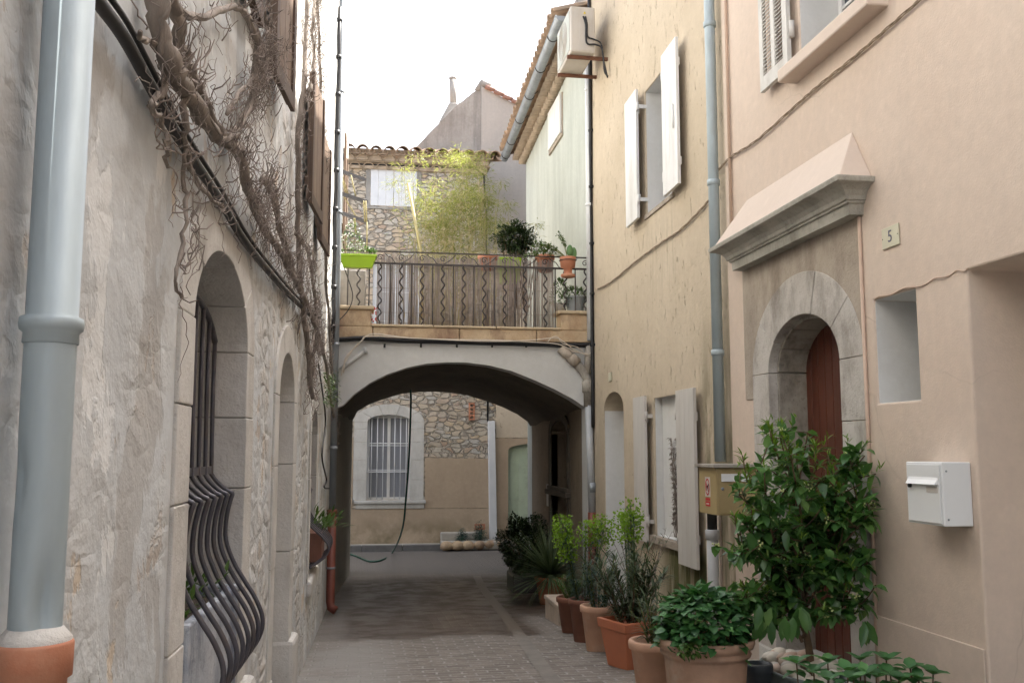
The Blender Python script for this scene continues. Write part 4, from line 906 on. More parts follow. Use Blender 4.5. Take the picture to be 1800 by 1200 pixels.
# ---------------- RAILING
YR=YA-.03
zt_=4.235; z2=4.075
RA=thing('terrace_railing','dark wrought iron railing with alternating straight and wavy bars on the arch terrace','railing',((x0+x1)/2,YR,zl1))
mb=MB(); mb.box((x0,YR-.012,zt_-.008),(x1,YR+.012,zt_+.008)); mb.build('top_rail',m['iron'],RA)
mb=MB(); mb.box((x0,YR-.014,z2-.012),(x1,YR+.014,z2+.012)); mb.build('lower_rail',m['iron'],RA)
xs0=atY(649,500,YR).x; pitch=(atY(976,500,YR).x-xs0)/9
for k in range(-2,12):
    x=xs0+k*pitch/1.0
    if x<x0+.02 or x>x1-.02: continue
    zb_=zl1 if (xa-.02<x<xb+.02) else zp
    w=MB(); e=ru(-.004,.004); w.tube([(x+e,YR,zb_),(x,YR,z2)],.0095,6,smooth=False); w.build('straight_bar',m['iron'],RA)
for k in range(-2,12):
    x=xs0+(k+.5)*pitch
    if x<x0+.02 or x>x1-.02: continue
    zb_=zl1 if (xa-.02<x<xb+.02) else zp
    w=MB(); H=z2-zb_; q=int(H/.018); pts=[(x+.022*math.sin(2*math.pi*(i*.018)/.155+k)*min(1,i/3,(q-i)/3),YR,z2-i*H/q) for i in range(q+1)]
    w.tube(pts,.0105,6); w.build('wavy_bar',m['iron'],RA)
    # scroll
    s=MB(); r0=.045; cz=(zt_+z2)/2
    sp=[(x+r0*(1-i/22)*math.cos(.4+i*.42),YR,cz+.0+r0*(1-i/22)*math.sin(.4+i*.42)) for i in range(20)]; s.tube(sp,.006,5)
    if k%2==0: s.tube(catmull([(x+.06,YR,zt_-.02),(x+.10,YR,cz+.02),(x+.15,YR,cz),(x+.20,YR,z2+.015),(x+pitch,YR,z2+.01),(x+pitch+.1,YR,cz-.01),(x+pitch+.17,YR,zt_-.02)],4),.006,5)
    s.build('scroll',m['iron'],RA)
# cane screen
mb=MB(); xs1=atY(660,500,YA+.02).x; xs2=atY(974,500,YA+.02).x; x=xs1
while x<xs2:
    w_=ru(.0042,.0062); t=ru(-.004,.004); zt2=4.19+ru(-.03,.04)
    if rnd()>.05: mb.tube([(x,YA+.03+t,zl1+.0),(x+ru(-.006,.006),YA+.03,3.7),(x+ru(-.005,.005),YA+.03+t,zt2)],w_,5)
    x+=ru(.0095,.0150)
for z in (3.42,3.75,4.05): mb.tube([(xs1,YA+.02,z),(xs2,YA+.02,z+.01)],.003,4)
CS=single(mb,'cane_screen',m['cane'],'weathered brown cane screen tied behind the terrace railing','screen',((xs1+xs2)/2,YA+.03,zl1))

# ---------------- LEFT FAR WHITE HOUSE (beside the terrace)
WH=thing('town_house','narrow sunlit white house wall with brown shutters beyond the vines, left of the terrace','house',(-.36,15,gz(15)))
FW=lambda s,z,o=0: Vector((-.38+o,s,z))
mb=MB(); mb.slab(FW,[(12.67,3.19),(18.0,3.19),(18.0,8.6),(12.67,8.6)],[opening(14.6,15.4,4.7,6.3,0)],.4); mb.fbox(FW,12.67,18,3.19,8.6,-4,-3.6); mb.fbox(FW,17.6,18,3.19,8.6,-3.6,-.401); mb.fbox(FW,12.67,13,3.19,8.6,-3.6,-.401); mb.build('wall',m['white_l'],WH)
mb=MB(); mb.fbox(lambda s,z,o: Vector((xlb-.01+o,s,z)),YB+.01,18.0,-1.2,3.18,-3,-.02) ; mb.build('lower_wall',m['passage_l'],WH)
windowframe(FW,14.6,15.4,4.7,6.3,-.25,WH); shutter(FW,14.15,14.58,4.65,6.35,.02,WH,'brown',4); shutter(FW,15.42,15.9,4.65,6.35,.02,WH,'brown',4)
mb=MB(); mb.fbox(FW,12.67,18.0,8.6,8.7,-4,.0); mb.build('roof',m['tile'],WH)

# ---------------- GREEN HOUSE
GHX=RXP-.0; FG=lambda s,z,o=0: Vector((3.07-o,s,z))
GH=thing('town_house','pale green rendered house with tiled genoise eave and grey gutter, right behind the arch','house',(3.07,15,gz(15)))
def eave(s): return 7.56+(7.20-7.56)*(s-12.7)/(18-12.7)
mb=MB(); mb.slab(FG,[(12.67,2.46),(17.95,2.46),(17.95,eave(17.95)),(12.67,eave(12.67))],[],.4)
mb.fbox(FG,17.55,17.95,2.46,7.15,-6,-.401); mb.fbox(FG,YB+.01,17.95,-1.2,2.459,-.5,-.02); mb.fbox(FG,17.56,17.94,-1.2,2.459,-6,-.501); mb.build('wall',m['green_wall'],GH)
q1=atX(966,262,3.02); q2=atX(987,240,3.02); q3=atX(966,190,3.02); q4=atX(987,168,3.02)
s0,s1,zb_,zt2=14.47,15.45,6.64,7.30
shutter(FG,s0,s1,zb_,zt2,.02,GH,'white',3); mb=MB(); mb.fbox(FG,s0-.06,s1+.06,zb_-.06,zb_,-.1,.03); mb.fbox(FG,s0-.05,s0-.01,zb_,zt2,0,.02); mb.build('shutter_sill',m['rough_stone'],GH,bevel=.004)
# genoise rows
def halftile(mb,a,b,r,up=True,n=8,th=.014):
    a=Vector(a);b=Vector(b);d=(b-a).normalized(); side=d.cross(Vector((0,0,1))).normalized(); upv=side.cross(d).normalized()*(1 if up else -1)
    vs=[]
    for p in (a,b):
        for rr in (r,r-th):
            for k in range(n+1): t=math.pi*k/n; vs.append(p+side*rr*math.cos(t)+upv*rr*math.sin(t))
    m1=n+1; fs=[]
    for k in range(n):
        fs+=[(k,k+1,2*m1+k+1,2*m1+k),(m1+k+1,m1+k,3*m1+k,3*m1+k+1),(k+1,k,m1+k,m1+k+1),(2*m1+k,2*m1+k+1,3*m1+k+1,3*m1+k)]
    fs+=[(0,2*m1,3*m1,m1),(n,m1+n,3*m1+n,2*m1+n)]
    mb.add(vs,fs,True)
mb=MB(); s=12.72
while s<18.0:
    z=eave(s)
    halftile(mb,(3.09,s,z-.02),(2.93,s,z-.02),.085); halftile(mb,(3.09,s+.1,z+.085),(2.82,s+.1,z+.085),.085); s+=.2
mb.build('genoise',m['tilelight'],GH,fixn=False)
for (o0,o1,d0,d1) in ((-.3,.10,.068,.088),(-.3,.22,.172,.19)):
    w=MB(); w.hexa([(3.07+.3,12.67,eave(12.67)+d0),(3.07-o1,12.67,eave(12.67)+d0),(3.07-o1,18.0,eave(18)+d0),(3.37,18.0,eave(18)+d0),(3.37,12.67,eave(12.67)+d1),(3.07-o1,12.67,eave(12.67)+d1),(3.07-o1,18.0,eave(18)+d1),(3.37,18,eave(18)+d1)]); w.build('eave_board',m['tilelight'],GH)
mb=MB(); s=12.75; slope=.28
while s<18.1:
    z=eave(s)+.235
    halftile(mb,(2.56+ru(-.015,.015),s,z-.01),(3.9,s,z+slope*1.30),.088)
    s+=.185
w=MB(); w.hexa([(2.76,12.67,eave(12.67)+.20),(2.76,18.1,eave(18.1)+.20),(7,18.1,eave(18.1)+1.39),(7,12.67,eave(12.67)+1.39),(2.76,12.67,eave(12.67)+.215),(2.76,18.1,eave(18.1)+.215),(7,18.1,eave(18.1)+1.41),(7,12.67,eave(12.67)+1.41)])
w.build('roof',m['tile'],GH); mb.build('roof_tiles',m['tile'],GH,fixn=False)
# half-round gutter
vs=[];fs=[]; n=10; r=.075; pts=[(2.66,s_,eave(s_)+.125) for s_ in (12.6,14,16,18.1)]
mb=MB()
for rr in (r,r-.006):
    for p in pts:
        for k in range(n+1): t=math.pi+math.pi*k/n; vs.append((p[0]+rr*math.cos(t),p[1],p[2]+rr*math.sin(t)))
L=len(pts)*(n+1)
for i in range(len(pts)-1):
    for k in range(n): a=i*(n+1)+k; fs+=[(a,a+1,a+n+2,a+n+1),(L+a+1,L+a,L+a+n+1,L+a+n+2)]
mb.add(vs,fs,True)
for q in (0,3):
    p=pts[q]; mb.add([(p[0]+r*math.cos(math.pi+math.pi*k/n),p[1],p[2]+r*math.sin(math.pi+math.pi*k/n)) for k in range(n+1)],[tuple(range(n+1))])
mb.tube([(2.66-r,p[1],p[2]) for p in pts],.009,6)
gu=mb.build('gutter',m['zincdark'],GH,fixn=False)
for s_ in (13.2,14.2,15.2,16.2,17.2,17.9): mb=MB(); mb.tube([(2.66+(r+.006)*math.cos(t),s_,eave(s_)+.125+(r+.006)*math.sin(t)) for t in [math.pi*(.95+1.1*k/10) for k in range(11)]]+[(2.8,s_,eave(s_)+.2)],.007,6); mb.build('gutter_bracket',m['iron'],gu)

# ---------------- FAR HOUSE
FF=FY(FYW); FH=thing('town_house','rubble stone house with barred arched window at the lane end, white shutters above','house',(1,FYW,gz(22)))
def fx(x,y): p=atY(x,y,FYW); return p.x
def fz(y,x=750): return atY(x,y,FYW).z
wx0,wx1=fx(645,800),fx(722,800); wz0=fz(878,690); wzs=fz(742,690); rise=fz(729,690)-wzs
XE=fx(853,380); ztop=fz(300,700)
dx0=fx(893,850); 
sx0,sx1,sz0,sz1=fx(651,330),fx(733,330),fz(363,690),fz(299,690)
px0,px1,pz0,pz1=fx(655,520),fx(741,520),3.2,fz(462,700)
GD=(dx0,dx0+1.35,-.7,fz(790,900),.14)
WW=(wx0,wx1,wz0,wzs,rise)
mb=MB(); mb.slab(FF,[(-6,-1.2),(9,-1.2),(9,fz(440,900)),(XE,fz(440,900)),(XE,ztop),(-6,ztop)],[opening(*grow(WW,.07)),opening(*GD),[(px0,pz0),(px1,pz0),(px1,pz1),(px0,pz1)]],.45)
mb.build('wall',m['rubble'],FH)
ws=fx(745,800)-wx1
surround(FF,*WW,ws,.24,.02,.3,m['cutwhite'],FH,[wz0+.45,wz0+.9,wz0+1.3,wz0+1.6],5)
mb=MB(); mb.fbox(FF,fx(622,885),fx(748,885),fz(884),fz(878),0,.10); mb.fbox(FF,fx(625,885),fx(746,885),fz(893),fz(884)-.002,-.0,.05); mb.build('window_sill',m['cutwhite'],FH,bevel=.015)
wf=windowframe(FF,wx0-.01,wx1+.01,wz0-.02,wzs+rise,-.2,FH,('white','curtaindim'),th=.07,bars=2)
mb=MB(); 
for s in (-1,1):
    cx_=(wx0+wx1)/2+s*(wx1-wx0)/4; w_=(wx1-wx0)/4-.05
    k=16; vs=[]
    for i in range(k+1):
        xx=cx_-w_+2*w_*i/k; o=-.30+.012*math.sin(i*2.2)
        vs+=[FF(xx,wz0+.08,o),FF(xx,wzs-.18,o)]
    mb.add(vs,[(2*i,2*i+2,2*i+3,2*i+1) for i in range(k)],True)
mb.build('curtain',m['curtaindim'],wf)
mb=MB()
for i in range(7):
    xx=wx0+.10+(wx1-wx0-.2)*i/6; 
    if i==3: continue
    mb.tube([FF(xx,wz0,-.08),FF(xx,wzs+rise*.8,-.08)],.010,6)
for zz in (wz0+.62,wz0+1.22): mb.tube([FF(wx0,zz,-.08),FF(wx1,zz,-.08)],.009,6); mb.tube([FF(wx0,zz+.05,-.08),FF(wx1,zz+.05,-.08)],.007,6)
mb.build('window_bars',m['whitecool'],FH)
# render panels
mb=MB(); yb1=fz(893)
mb.prism(FF,[(-6,-1.1),(fx(868,900),-1.1),(fx(868,900),yb1-.01),(-6,yb1-.01)],.001,.03)
mb.prism(FF,[(fx(747,850),yb1),(fx(868,850),yb1),(fx(868,850),fz(806)),(fx(800,806),fz(806)+.01),(fx(747,806),fz(804))],.001,.022)
mb.prism(FF,[(-6,yb1),(wx0-ws-.01,yb1),(wx0-ws-.01,fz(770)),(-6,fz(770))],.001,.022)
rp=arcpts((GD[0]+GD[1])/2,GD[3],(GD[1]-GD[0])/2,GD[4],math.pi,0,8)
mb.prism(FF,[(fx(868,900)+.003,-1.1),(dx0,-1.1)]+rp+[(GD[1],-1.1),(9,-1.1),(9,fz(768,930)),(fx(868,900)+.003,fz(770,900))],.001,.022)
mb.build('render_panel',m['far_render'],FH)
mb=MB(); mb.prism(FF,[(fx(872,700),fz(769,900)),(9,fz(767,930)),(9,fz(560,900)),(fx(872,700),fz(560,900))],.001,.016); mb.build('pale_render_panel',m['far_render_light'],FH)
mb=MB(); mb.fbox(FF,GD[0],GD[1],-.7,GD[3]+GD[4],-.16,-.12); dd=mb.build('door',m['greendoor'],FH)
mb=MB(); xm=fx(912,850); mb.fbox(FF,xm,GD[1]-.12,-.6,fz(800,920),-.118,-.09); mb.fbox(FF,GD[0],xm-.01,-.5,-.0,-.118,-.1); mb.build('door_leaf',m['greendoor'],dd,bevel=.005)
# upper shutters (closed) and terrace door
mid=(sx0+sx1)/2
for a,b,hg in ((sx0+.005,mid-.004,sx0),(mid+.004,sx1-.005,sx1)):
    shutter(FF,a,b,sz0+.01,sz1-.005,-.025,FH,'whitecool',3,th=.03)
mb=MB(); 
for a,b in ((sx0-.10,sx0-.004),(sx1+.004,sx1+.10)): mb.fbox(FF,a,b,sz0-.02,sz1+.0,.002,.012)
mb.fbox(FF,sx0-.1,sx1+.1,sz0-.07,sz0-.021,.002,.02); mb.build('window_border',m['gable'],FH)
windowframe(FF,px0,px1,pz0,pz1,-.08,FH,('whitecool','curtain'),th=.1,bars=3)
# air bricks
def airbrick(xc,yc,rows,cols):
    w=MB(); x=fx(xc,yc); z=fz(yc,xc); 
    w.slab(FF,[(x-.05*cols-.02,z-.045*rows-.02),(x+.05*cols+.02,z-.045*rows-.02),(x+.05*cols+.02,z+.045*rows+.02),(x-.05*cols-.02,z+.045*rows+.02)],
      [[(x-.05*cols+i*.1+.012,z-.045*rows+j*.09+.015),(x-.05*cols+i*.1+.088,z-.045*rows+j*.09+.015),(x-.05*cols+i*.1+.088,z-.045*rows+j*.09+.075),(x-.05*cols+i*.1+.012,z-.045*rows+j*.09+.075)] for i in range(cols) for j in range(rows)],.04,.045)
    a=w.build('air_brick',m['terra'],FH)
airbrick(829,723,4,1); airbrick(843,925,1,2)
# black conduit, white boxed pipe
mb=MB(); mb.tube([FF(fx(857,742),fz(742,857),.05),FF(fx(856,600),fz(600,856),.05),FF(fx(854,380),fz(380,854),.05),FF(fx(850,310),fz(310,850),.05),FF(fx(835,297),fz(297,835),.06),FF(fx(606,289),fz(289,606),.06)],.022,8)
single(mb,'wall_pipe',m['black'],'thin black pipe along the eave and down the right corner of the stone house','pipe',FF(XE,0,.05))
mb=MB(); a=(fx(855,745),fz(740,860)); b=(fx(870,955),fz(960,870)); wd=.17
mb.hexa([FF(a[0]+.09-.09+.07,b[1],.031),FF(a[0]+.07+wd,b[1],.031),FF(a[0]+.07+wd,b[1],.16),FF(a[0]+.07,b[1],.16),FF(a[0]+.02,a[1],.031),FF(a[0]+.02+wd-.01,a[1],.031),FF(a[0]+.02+wd-.01,a[1],.16),FF(a[0]+.02,a[1],.16)])
single(mb,'pipe_casing',m['whitecool'],'tall white boxed pipe casing on the wall beyond the arch','pipe',FF(a[0],b[1],.1),bevel=.012)
# roof edge and genoise of far house
mb=MB(); xx=fx(600,290); zg=ztop
while xx<XE+.05:
    halftile(mb,FF(xx,zg+.01,-.1),FF(xx,zg+.01,.10),.14,th=.02); halftile(mb,FF(xx+.16,zg+.16,-.1),FF(xx+.16,zg+.16,.24),.14,th=.02); xx+=.315
mb.build('genoise',m['tilelight'],FH,fixn=False)
mb=MB(); mb.fbox(FF,-6,XE+.1,zg+.145,zg+.165,-.4,.15); mb.fbox(FF,-6,XE+.12,zg+.295,zg+.315,-.4,.27); mb.build('eave_course',m['tilelight'],FH)
mb=MB(); mb.fbox(FF,-6,XE+.03,zg,zg+.144,-.1,.06); mb.fbox(FF,-6,XE+.06,zg+.166,zg+.294,-.1,.19); mb.fbox(FF,-6,XE+.1,zg+.316,zg+.43,-.1,.22); mb.build('mortar_bed',m['tilelight'],FH)
mb=MB(); xx=fx(590,290)
while xx<XE+.2:
    zz=zg+.335+ru(-.012,.012); halftile(mb,FF(xx,zz,.36),FF(xx,zz+.55,-1.5),.14,th=.022)
    halftile(mb,FF(xx+.155,zz+.03,.33),FF(xx+.155,zz+.58,-1.5),.13,up=False,th=.02)
    xx+=.31
mb.build('roof_tiles',m['tile'],FH,fixn=False)
mb=MB(); mb.hexa([FF(-6,zg+.32,.25),FF(XE+.1,zg+.32,.25),FF(XE+.1,zg+1.9,-5),FF(-6,zg+1.9,-5),FF(-6,zg+.335,.25),FF(XE+.1,zg+.335,.25),FF(XE+.1,zg+1.915,-5),FF(-6,zg+1.915,-5)]); mb.build('roof',m['tile'],FH)

# ---------------- GABLE HOUSE
YG=24.5
EH=thing('sun_blocker','unseen sun blocker added to the right beyond the arch, shading the lane','house',(5.8,20,-.6))  # added out of view to keep the ground past the arch in shade
GB=thing('tall_house','tall weathered grey house with slanting parapet and chimney behind the stone house','house',(atY(846,300,YG).x,YG,0))
pc=atY(846,160,YG); dl=Vector((-.80,.60,0)); 
def offp(px,py): # point on oblique plane through corner
    d=Vector(ray(px,py)); n=Vector((-dl.y,dl.x,0)); t=(pc.x*n.x+pc.y*n.y)/(d.x*n.x+d.y*n.y); return Vector((d.x*t,d.y*t,1.6+d.z*t))
A=offp(846,152); B=offp(800,188); C=offp(730,260); Dd=offp(690,310)
back=Vector((.6,.8,0))*.35
poly=[A,B,C,Dd]; vs=[];
for p in poly: vs+=[p,Vector((p.x,p.y,-1))]
for p in poly: q=p+back; vs+=[q,Vector((q.x,q.y,-1))]
fs=[]
for i in range(3): a=2*i; fs+=[(a,a+1,a+3,a+2),(8+a,8+a+2,8+a+3,8+a+1),(a,a+2,a+10,a+8)]
fs+=[(0,8,9,1),(6,7,15,14)]
mb=MB(); mb.add(vs,fs); mb.build('side_wall',m['gable'],GB)
R=atY(925,193,YG); xr=12
mb=MB(); mb.prism(FY(YG),[(pc.x+.005,-1),(xr,-1),(xr,R.z-1.6*1),(R.x+2,R.z-.45),(R.x,R.z),(pc.x+.005,A.z)],-.4,0); mb.build('front_wall',m['gable_light'],GB)
mb=MB()
for i in range(7):
    a=Vector((pc.x+.1+i*.24,YG-.05,A.z-.02+(R.z-A.z)*(i*.24)/(R.x-pc.x))); mb.tube([a,a+Vector((.27,0,(R.z-A.z)*.27/(R.x-pc.x)+.03))],.06,8)
mb.build('verge_tiles',m['redtile'],GB)
mb=MB(); mb.tube([A+Vector((-.05,.15,-.1)),A+Vector((.05,.1,.12)),A+Vector((.25,.1,.02))],.13,10); mb.build('corner_cap',m['gable'],GB)
def copg(a,b): return [a+(b-a)*i/10+Vector((0,0,ru(-.03,.03))) for i in range(11)]
mb=MB(); mb.tube([p+back*.5 for p in copg(A,B)+copg(B,C)[1:]+copg(C,Dd)[1:]],.10,7); mb.build('parapet_coping',m['gable'],GB)
cb=atY(797,190,25.6); ctp=atY(796,137,25.6)
mb=MB(); mb.hexa([cb+Vector((-.42,-.2,-.5)),cb+Vector((.35,-.2,-.5)),cb+Vector((.35,.4,-.5)),cb+Vector((-.42,.4,-.5)),cb+Vector((-.12,-.12,.12)),cb+Vector((.1,-.12,.12)),cb+Vector((.1,.2,.12)),cb+Vector((-.12,.2,.12))]); ch=mb.build('chimney',m['gable'],GB,bevel=.04)
mb=MB(); mb.tube([cb+Vector((0,0,.0)),ctp],.095,12); mb.lathe([(.1,0),(.11,.02),(.11,.06),(.08,.08)],ctp+Vector((0,0,-.06)),12); mb.build('flue_pipe',m['gable'],ch)
mb=MB(); mb.box(cb+Vector((.15,.1,-.5)),cb+Vector((.55,.5,-.05))); mb.build('stack_base',m['gable_light'],GB,bevel=.05)
mb=MB(); mb.slab(lambda s,z,o: Vector((5.6+o,s,z)),[(18.0,-1.2),(21.98,-1.2),(21.98,11.5),(18.0,11.5)],[],-.4); mb.build('blocker_wall',m['gable'],EH)  # unseen wall, added to stop direct sun reaching the lane
mb=MB(); mb.box((5.61,21.99,5.8),(6.0,27,14)); mb.build('blocker_rear_wall',m['gable'],EH); mb=MB(); mb.box((5.4,17.97,11.5),(6.2,22,11.6)); mb.build('roof',m['tile'],EH)  # added block closes the sun gap over the far wall; cap on the blocker
mb=MB(); mb.box((pc.x-6,YG+5,-1),(xr,YG+5.3,8)); mb.build('back_wall',m['gable'],GB)

# ---------------- HOSE
P_=[Vector((.28,YA+.05,2.85))]
hp=[atY(722,686,16.9),atY(722,720,16.9),atY(719,800,17),atY(714,870,17.3),atY(707,930,17.8)]
gp=[atG(690,972),atG(672,985),atG(650,988),atG(632,981),atG(618,976),atG(600,972)]
mb=MB(); mb.tube(catmull([hp[0]+Vector((0,.6,.6))]+hp[:]+[g+Vector((0,0,.02)) for g in gp],8),.017,8)
single(mb,'garden_hose',m['hose'],'dark green garden hose hanging through the arch and lying on the wet lane','hose',gp[2])
# ---------------- PLANTS AND POTS
UP=Vector((0,0,1))
def rvec(zmin=-1): 
    while True:
        v=Vector((ru(-1,1),ru(-1,1),ru(zmin,1)))
        if .05<v.length<1: return v.normalized()
def roundpot(T,c,r,h,mat,rim=.0,taper=.68,name='pot',hand=False):
    mb=MB(); rb=r*taper; th=.025
    rz=h*.16 if rim==0 else rim
    prof=[(rb*.96,0),(rb,.012),(r*.93,h-rz),(r*1.03,h-rz+.008),(r*1.05,h-rz*.45),(r*1.04,h-.008),(r,h),(r-th,h),(r-th*1.2,h-.05)]
    mb.lathe(prof,c,44); mb.build(name,mat,T)
    s=MB(); s.lathe([(r-th*1.1,h-.07),(r-th*1.1,h-.05),(.01,h-.03)],c,24); s.build('soil',m['soil'],T,fixn=False)
def branch(mb,tips,p,d,L,r,lev,spread=.6,nb=3,n=4):
    pts=[p]; 
    for i in range(n):
        d=(d+Vector((ru(-1,1),ru(-1,1),ru(-.5,1)))*.18).normalized(); p=p+d*L/n; pts.append(p)
    mb.tube(pts,[r*(1-.45*i/n) for i in range(n+1)],6,cap=False)
    if lev<=0:
        tips.append((pts,d)); return
    for k in range(nb):
        q=random.choice(pts[2:]); e=(d*.9+rvec()*spread).normalized(); branch(mb,tips,q,e,L*ru(.55,.8),r*.55,lev-1,spread,nb,n)
    tips.append((pts[2:],d))
# small tree in trough
tc=Vector((2.67,5.30,0)); gt=gz(5.3)
TT=thing('stone_trough','grey oval trough filled with pebbles at the doorstep, holding the small tree','trough',(2.74,5.8,gt))
mb=MB(); rim=[]
def oval(k,z,n=40): return [(2.74+.22*k*math.cos(2*math.pi*i/n),5.80+.40*k*math.sin(2*math.pi*i/n),z+.04) for i in range(n)]
TX,TY,TZ=2.76,5.80,.02
rings=[oval(.80,gt),oval(.95,gt+.10),oval(1.0,gt+.235),oval(1.03,gt+.25),oval(1.0,gt+.26),oval(.94,gt+.25),oval(.90,gt+.17)]
vs=[p for r_ in rings for p in r_]; n=40; fs=[(i*n+k,i*n+(k+1)%n,(i+1)*n+(k+1)%n,(i+1)*n+k) for i in range(len(rings)-1) for k in range(n)]; fs+=[tuple(range(n-1,-1,-1)),tuple(6*n+k for k in range(n))]
mb.add(vs,fs,True); mb.build('basin',m['basin'],TT)
peb=[]
mb=MB()
for i in range(46):
    a=ru(0,6.28); q=math.sqrt(rnd())*.84; p=Vector((2.74+.20*q*math.cos(a),5.80+.38*q*math.sin(a),gt+.26+ru(0,.06)+(1-q)*.04)); mb.ball(p,ru(.035,.065),2,.05,(ru(.9,1.3),ru(.8,1.1),ru(.65,.85)))
mb.build('pebbles',m['pebble'],TT)
ST=thing('small_tree','bushy dark-leaved potted small tree with cream buds in front of the wooden door','tree',(2.74,5.72,gt+.2))
mb=MB(); base=Vector((2.74,5.70,gt+.20)); top=Vector((2.68,5.66,.62))
pts=catmull([base,base+Vector((.01,.01,.2)),top],5); mb.tube(pts,[.026-.0006*i for i in range(len(pts))],10)
tips=[]
cc=Vector((2.53,5.30,1.10))
tg=[]
for px,py in [(1330,830),(1372,770),(1420,760),(1300,900),(1345,860),(1400,850),(1450,840),(1505,800),(1530,900),(1525,990),(1302,1050),(1298,965),(1480,850),(1500,880),(1325,960),(1380,930),(1440,920),(1480,930),(1510,960),(1360,1000),(1430,990),(1470,1020),(1505,1010),(1515,1060),(1310,1040),(1345,1060),(1380,1050),(1410,1010),(1475,1075),(1460,880),(1390,800),(1330,1085),(1300,870),(1490,830),(1415,900),(1470,970)]:
    r_=Vector(ray(px,py)); t=min(5.85*ru(.93,1.03),2.92/r_.x); tg.append(Vector((r_.x*t,r_.y*t,1.6+r_.z*t)))
lm=MB(); lt=MB(); fl=MB()
def twigleaves(pts,d,n,L,W,mbx,droop=.3):
    for i in range(n):
        k=ru(0,len(pts)-1.001); a=pts[int(k)]; b=pts[int(k)+1]; p=a+(b-a)*(k-int(k)); e=(rvec()+d*.45+Vector((0,0,-droop))).normalized()
        mbx.leaf(p,e,UP+rvec()*.35,L*ru(.7,1.2),W*ru(.8,1.15),ru(.1,.35))
for q in tg:
    if q.z<.75: st=Vector((2.69,5.68,ru(.42,.6)))
    else: st=top+Vector((ru(-.03,.03),ru(-.03,.03),ru(-.1,.25)))
    mid=(st+q)/2+Vector((ru(-.05,.05),ru(-.05,.05),ru(0,.08))); pts=catmull([st,mid,q],5)
    mb.tube(pts,[.011*(1-.7*i/len(pts)) for i in range(len(pts))],6,cap=False)
    for j in range(9):
        p=pts[int(ru(.45,.99)*len(pts))]; e=rvec(); e.z=e.z*.6+.2; L=ru(.08,.20); tp=[p,p+e*L*.5,p+e*L+Vector((0,0,.02))]
        mb.tube(tp,.004,4,cap=False); twigleaves(tp,e,6,.10,.062,lm,-.05)
        if rnd()<.4:
            f=tp[-1]
            for k in range(6): fl.ball(f+rvec()*ru(.005,.032),.006,1)
        if rnd()<.35 or q.z>1.6: twigleaves([tp[-1],tp[-1]+e*.04+Vector((0,0,.04))],Vector((0,0,1)),7,.055,.012,lt,-.5)
    twigleaves(pts[-4:],(q-st).normalized(),9,.11,.048,lm)
for px,py,n in [(1350,745,30),(1385,775,30),(1400,790,26),(1455,800,20),(1500,850,16),(1355,760,26),(1375,765,24),(1430,780,26),(1305,800,22),(1315,820,18),(1290,905,24),(1300,930,18),(1320,890,16),(1305,1020,14)]:
    r_=Vector(ray(px,py)); t=5.7; p=Vector((r_.x*t,r_.y*t,1.6+r_.z*t)); b=p+Vector((ru(0,.05),0,-.16)); mb.tube([b,p],.004,4); twigleaves([b,(b+p)/2,p],UP,n,.065,.012,lt,-.8)
for px,py in [(1405,1085),(1345,1105),(1360,1085),(1385,1100),(1520,1110),(1335,1080)]:
    r_=Vector(ray(px,py)); t=5.5; p=Vector((r_.x*t,r_.y*t,1.6+r_.z*t))
    for k in range(4): lm.leaf(p+Vector((ru(-.03,.03),ru(-.03,.03),.06)),Vector((ru(-.4,.4),ru(-.4,.4),-1)),Vector((ru(-1,0),-1,0)),.15,.06,.1)
mb.build('trunk',m['stem'],ST,fixn=False); lm.build('crown',m['lf_tree'],ST,fixn=False); lt.build('young_leaves',m['lf_tip'],ST,fixn=False); fl.build('buds',m['flower'],ST,fixn=False)
# low leafy plant at the bottom right
T=thing('ground_plant','low round-leaved plant on the ground beside the stone trough','plant',(2.75,4.75,gz(4.75)))
mb=MB(); ml=MB()
for px,py,t in [(1400,1165,4.7),(1430,1180,4.6),(1455,1165,4.75),(1490,1180,4.6),(1512,1160,4.8),(1540,1190,4.6),(1558,1160,4.8),(1565,1182,4.7),(1600,1175,4.7),(1615,1195,4.6),(1640,1185,4.7),(1500,1195,4.4),(1455,1195,4.4),(1580,1195,4.5),(1520,1185,4.6)]:
    r_=Vector(ray(px,py)); p=Vector((r_.x*t,r_.y*t,1.6+r_.z*t)); b=Vector((p.x+ru(-.03,.03),p.y+ru(-.03,.03),gz(p.y)+.08)); mb.tube([b,p],.004,5)
    for k in range(5): a=k*1.256+ru(-.3,.3); ml.leaf(p,Vector((math.cos(a),math.sin(a),ru(.3,.9))),UP,ru(.07,.10),ru(.06,.078),.2,.08)
    for k in range(4): a=k*1.57+ru(-.3,.3); ml.leaf(p-Vector((0,0,.04)),Vector((math.cos(a),math.sin(a),ru(-.3,.2))),UP,ru(.06,.09),ru(.055,.07),.2,.08)
mb.build('stems',m['stem'],T,fixn=False); ml.build('foliage',m['lf_bowl'],T,fixn=False)
mb=MB(); mb.box((2.5,4.35,gz(4.4)-.02),(3.0,4.9,gz(4.4)+.09)); mb.build('tray',m['darkpot'],T,bevel=.01)
# dark pot
T=thing('flower_pot','small dark grey plastic pot between the big terracotta pot and the stone trough','pot',(2.22,5.4,gz(5.4)))
c_=atG(1316,1290); c_=Vector((2.43,5.75,gz(5.7))); roundpot(T,c_,.085,.36,m['darkpot'],rim=.06,taper=.75)
